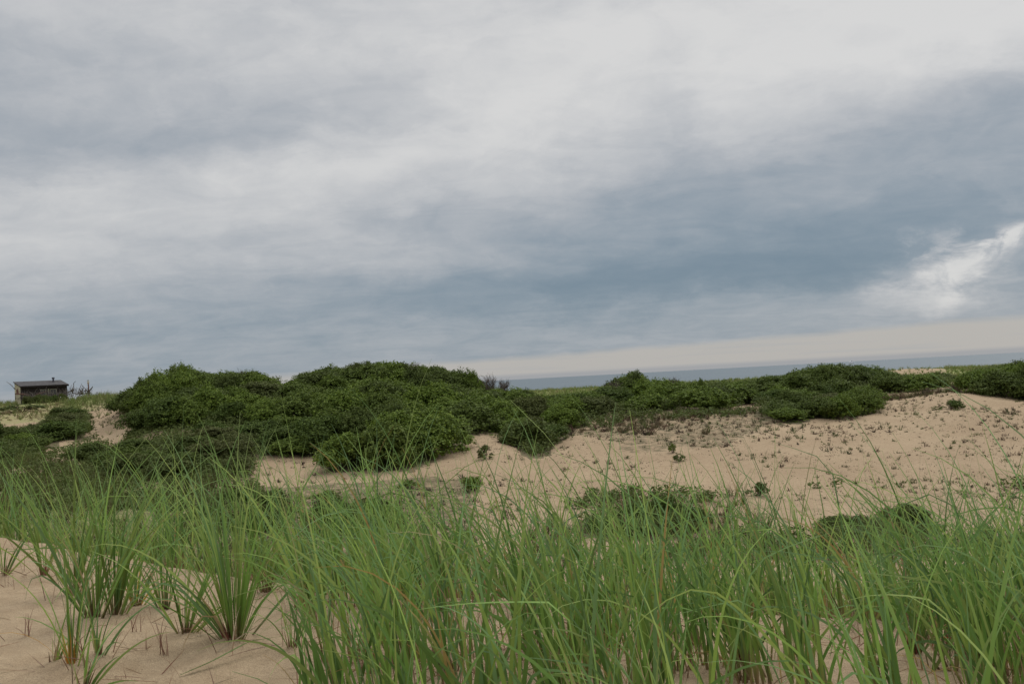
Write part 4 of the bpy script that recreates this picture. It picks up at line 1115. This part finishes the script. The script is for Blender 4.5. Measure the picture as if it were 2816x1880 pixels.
# ------------------------------------------------------------------ sky
SUN_EL, SUN_AZ = math.radians(48), math.radians(35)          # azimuth from +Y (view direction) towards +X
def world():
    w = bpy.data.worlds.new('World'); SC.world = w; w.use_nodes = True
    nt = w.node_tree; nt.nodes.clear()
    N = lambda t: nt.nodes.new(t)
    L = lambda a, b: nt.links.new(a, b)
    def math_(op, a, b=None, c=None, clamp=False):
        n = N('ShaderNodeMath'); n.operation = op; n.use_clamp = clamp
        for i, v in enumerate((a, b, c)):
            if v is None: continue
            if isinstance(v, (int, float)): n.inputs[i].default_value = v
            else: L(v, n.inputs[i])
        return n.outputs[0]
    def vmath(op, a, b=None):
        n = N('ShaderNodeVectorMath'); n.operation = op
        for i, v in enumerate((a, b)):
            if v is None: continue
            if isinstance(v, tuple): n.inputs[i].default_value = v
            else: L(v, n.inputs[i])
        return n
    tc = N('ShaderNodeTexCoord'); g = tc.outputs['Generated']
    sx = N('ShaderNodeSeparateXYZ'); L(g, sx.inputs[0])
    az = math_('ARCTAN2', sx.outputs[0], sx.outputs[1]); el = math_('ARCSINE', sx.outputs[2])
    # cloud deck coordinates: flat layer seen in perspective
    den = math_('ADD', math_('MAXIMUM', sx.outputs[2], 0.0), 0.16)
    cxn = math_('DIVIDE', sx.outputs[0], den); cyn = math_('DIVIDE', sx.outputs[1], den)
    cmb = N('ShaderNodeCombineXYZ'); L(cxn, cmb.inputs[0]); L(cyn, cmb.inputs[1])
    def noise(vec, scale, detail=6, rough=.55, stretch=(1, 1, 1), rot=0, dist=0.0, loc=(0, 0, 0)):
        mp = N('ShaderNodeMapping'); mp.inputs['Scale'].default_value = stretch; mp.inputs['Rotation'].default_value = (0, 0, rot); mp.inputs['Location'].default_value = loc
        L(vec, mp.inputs[0]); n = N('ShaderNodeTexNoise'); n.inputs['Scale'].default_value = scale; n.inputs['Detail'].default_value = detail
        n.inputs['Roughness'].default_value = rough; n.inputs['Distortion'].default_value = dist
        L(mp.outputs[0], n.inputs['Vector']); return n
    ae = N('ShaderNodeCombineXYZ'); L(az, ae.inputs[0]); L(el, ae.inputs[1])
    wn = noise(ae.outputs[0], 6.0, 7, .62, (1, 2.0, 1))
    wv = vmath('SUBTRACT', wn.outputs['Color'], (.5, .5, .5)); wv2 = vmath('MULTIPLY', wv.outputs[0], (.24, .10, 0))
    p = vmath('ADD', ae.outputs[0], wv2.outputs[0]).outputs[0]
    def dirof(x, y):
        d = ray(x, y); d = d / np.linalg.norm(d); return math.atan2(d[0], d[1]), math.asin(d[2])
    acc = None; brk = None
    S_ = 1.1988 / FPX
    blobs = [  # x,y in the 2349 wide view, half sizes in px, rotation in degrees (rising to the right +), amount
     (250, 480, 380, 80, 10, .20), (800, 380, 380, 75, 14, .20), (1150, 290, 260, 90, 16, .20), (1350, 120, 380, 90, 14, .12), (1950, 70, 480, 150, 4, .30), (2260, 20, 220, 90, 0, .22), (1000, 60, 600, 90, 4, .12),
     (620, 600, 380, 60, 5, .13), (60, 600, 200, 60, 0, .16), (1150, 430, 260, 50, 12, .06), (700, 120, 400, 70, 6, .06), (60, 430, 180, 30, 10, .10),
     (2195, 605, 90, 38, 24, .46), (2265, 580, 85, 48, 30, .46), (2130, 655, 110, 30, 12, .24), (1980, 690, 160, 30, 10, .10), (2335, 540, 70, 26, 24, .50), (2120, 580, 40, 20, 20, .41), (1650, 700, 260, 18, 4, .06), (1050, 590, 260, 24, 5, .05),
     (2100, 520, 440, 110, 10, -.20), (1650, 590, 460, 85, 8, -.22), (1100, 680, 440, 50, 4, -.20), (1350, 520, 260, 60, 8, -.12), (550, 750, 500, 28, 2, -.07), (2280, 200, 130, 80, 10, -.18), (1950, 350, 300, 50, 10, -.10),
     (230, 300, 340, 45, 4, -.12), (150, 120, 350, 50, 8, -.08), (120, 790, 260, 40, 0, -.08), (1750, 640, 400, 40, 6, -.12), (1650, 400, 260, 40, 12, -.08), (1000, 500, 200, 20, 6, -.06), (2290, 640, 60, 25, 10, -.1),
    ]
    for (x, y, a, b, rot, amt) in blobs:
        ca, ce = dirof(x * 1.1988, y * 1.1988)
        s1 = vmath('SUBTRACT', p, (ca, ce, 0)).outputs[0]
        vr = N('ShaderNodeVectorRotate'); vr.rotation_type = 'Z_AXIS'; vr.inputs['Angle'].default_value = -math.radians(rot) + ROLL
        L(s1, vr.inputs['Vector'])
        s2 = vmath('MULTIPLY', vr.outputs[0], (1 / (a * S_), 1 / (b * S_), 0)).outputs[0]
        dt = vmath('DOT_PRODUCT', s2, s2).outputs['Value']
        e = math_('EXPONENT', math_('MULTIPLY', dt, -.8))
        t = math_('MULTIPLY', e, amt)
        if amt > .4: brk = t if brk is None else math_('ADD', brk, t)
        else: acc = t if acc is None else math_('ADD', acc, t)
    n1 = noise(cmb.outputs[0], .9, 7, .58, (1, 1.5, 1), .5, .6)
    n2 = noise(cmb.outputs[0], 3.2, 6, .6, (1, 1.4, 1), .4, .8, (3, 1, 0))
    n3 = noise(ae.outputs[0], 13, 4, .5, (1, 1.7, 1), -.12, .8); n4 = noise(p, 9, 7, .60, (1, 1.9, 1), -.2, .6, (2, 5, 0))
    v = math_('ADD', .57, acc)
    v = math_('ADD', v, math_('MULTIPLY', math_('SUBTRACT', math_('MINIMUM', el, .45), .20), .8))
    v = math_('ADD', v, math_('MULTIPLY', math_('SUBTRACT', n4.outputs['Fac'], .5), .36))
    v = math_('ADD', v, math_('MULTIPLY', math_('SUBTRACT', n1.outputs['Fac'], .5), .16))
    v = math_('ADD', v, math_('MULTIPLY', math_('SUBTRACT', n2.outputs['Fac'], .5), .30))
    v = math_('ADD', v, math_('MULTIPLY', math_('SUBTRACT', n3.outputs['Fac'], .5), .17))
    n5 = noise(ae.outputs[0], 26, 6, .6, (1, 1.5, 1), .3, .5, (7, 2, 0))
    gap = math_('MULTIPLY', math_('SUBTRACT', n5.outputs['Fac'], .40), 6.0, clamp=True)
    v = math_('ADD', v, math_('MULTIPLY', brk, math_('ADD', math_('MULTIPLY', gap, .55), .08)))
    cr = N('ShaderNodeValToRGB'); L(v, cr.inputs[0]); cr.color_ramp.interpolation = 'B_SPLINE'
    def lin(c): return tuple(((q / 255 + .055) / 1.055) ** 2.4 if q > 10 else 0 for q in c)
    stops = [(0.0, (112, 132, 148)), (.28, (137, 151, 163)), (.5, (165, 171, 178)), (.72, (190, 192, 195)), (1.0, (221, 220, 218))]
    e0 = cr.color_ramp.elements; e0[0].position = 0; e0[0].color = (*lin(stops[0][1]), 1); e0[1].position = 1; e0[1].color = (*lin(stops[-1][1]), 1)
    for pos, c in stops[1:-1]:
        q = e0.new(pos); q.color = (*lin(c), 1)
    col = cr.outputs[0]
    def mixc(fac, a, b):
        m = N('ShaderNodeMix'); m.data_type = 'RGBA'; L(fac, m.inputs[0])
        for i, q in ((6, a), (7, b)):
            if isinstance(q, tuple): m.inputs[i].default_value = (*q, 1)
            else: L(q, m.inputs[i])
        return m.outputs[2]
    # pale clear strip above the horizon, deeper to the right
    top = math_('ADD', math_('MULTIPLY', az, .022), .0245); 
    edge = math_('ADD', math_('SUBTRACT', top, el), math_('MULTIPLY', math_('SUBTRACT', n3.outputs['Fac'], .5), .006))
    fac = math_('MULTIPLY', edge, 160.0, clamp=True)
    streak = noise(ae.outputs[0], 6, 4, .55, (1, 26, 1))
    band = mixc(math_('MULTIPLY', math_('SUBTRACT', streak.outputs['Fac'], .5), 2.2, clamp=True), lin((180, 178, 175)), lin((166, 170, 174)))
    # less of the strip at the far left
    lf = math_('MULTIPLY', math_('ADD', az, .34), 7.0, clamp=True)
    lf = math_('ADD', math_('MULTIPLY', lf, .75), .25)
    col = mixc(math_('MULTIPLY', fac, lf), col, band)
    # grey violet murk just over the water
    mk = math_('MULTIPLY', math_('SUBTRACT', .0062, el), 300.0, clamp=True)
    col = mixc(math_('MULTIPLY', mk, .8), col, lin((154, 158, 164)))
    # overcast sky gets brighter overhead, above the picture
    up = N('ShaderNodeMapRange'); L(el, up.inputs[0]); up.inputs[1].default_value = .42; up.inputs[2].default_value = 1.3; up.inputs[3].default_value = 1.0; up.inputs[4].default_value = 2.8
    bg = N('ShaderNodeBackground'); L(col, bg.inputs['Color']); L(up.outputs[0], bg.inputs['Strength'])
    sky = N('ShaderNodeTexSky'); sky.sky_type = 'NISHITA'; sky.sun_disc = False; sky.sun_elevation = SUN_EL; sky.sun_rotation = SUN_AZ
    bs = N('ShaderNodeBackground'); L(sky.outputs[0], bs.inputs['Color']); bs.inputs['Strength'].default_value = .07
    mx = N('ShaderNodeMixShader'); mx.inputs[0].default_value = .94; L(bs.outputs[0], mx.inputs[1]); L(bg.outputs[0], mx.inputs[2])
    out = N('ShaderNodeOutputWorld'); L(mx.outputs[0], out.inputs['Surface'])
    w.cycles.sampling_method = 'MANUAL'; w.cycles.sample_map_resolution = 512
world()

sl = bpy.data.lights.new('sun', 'SUN'); sl.energy = 1.3; sl.angle = math.radians(25); sl.color = (1.0, .96, .9)
so = bpy.data.objects.new('sun', sl); COL.objects.link(so)
sd = Vector((math.sin(SUN_AZ) * math.cos(SUN_EL), math.cos(SUN_AZ) * math.cos(SUN_EL), math.sin(SUN_EL)))
so.rotation_euler = sd.to_track_quat('Z', 'Y').to_euler()

# ------------------------------------------------------------------ camera
cd = bpy.data.cameras.new('camera'); co = bpy.data.objects.new('camera', cd); COL.objects.link(co)
cd.sensor_fit = 'HORIZONTAL'; cd.sensor_width = 36; cd.lens = 36 * FPX / 2816
cd.clip_start = .05; cd.clip_end = 100000
Mx = Matrix(((RT[0], UP[0], -fw[0], 0), (RT[1], UP[1], -fw[1], 0), (RT[2], UP[2], -fw[2], EYE), (0, 0, 0, 1)))
co.matrix_world = Mx
SC.camera = co
SC.view_settings.view_transform = 'Standard'; SC.view_settings.look = 'None'; SC.view_settings.exposure = 0.0; SC.view_settings.gamma = 1
SC.cycles.max_bounces = 6; SC.cycles.diffuse_bounces = 3; SC.cycles.glossy_bounces = 2; SC.cycles.transmission_bounces = 3; SC.cycles.use_denoising = True
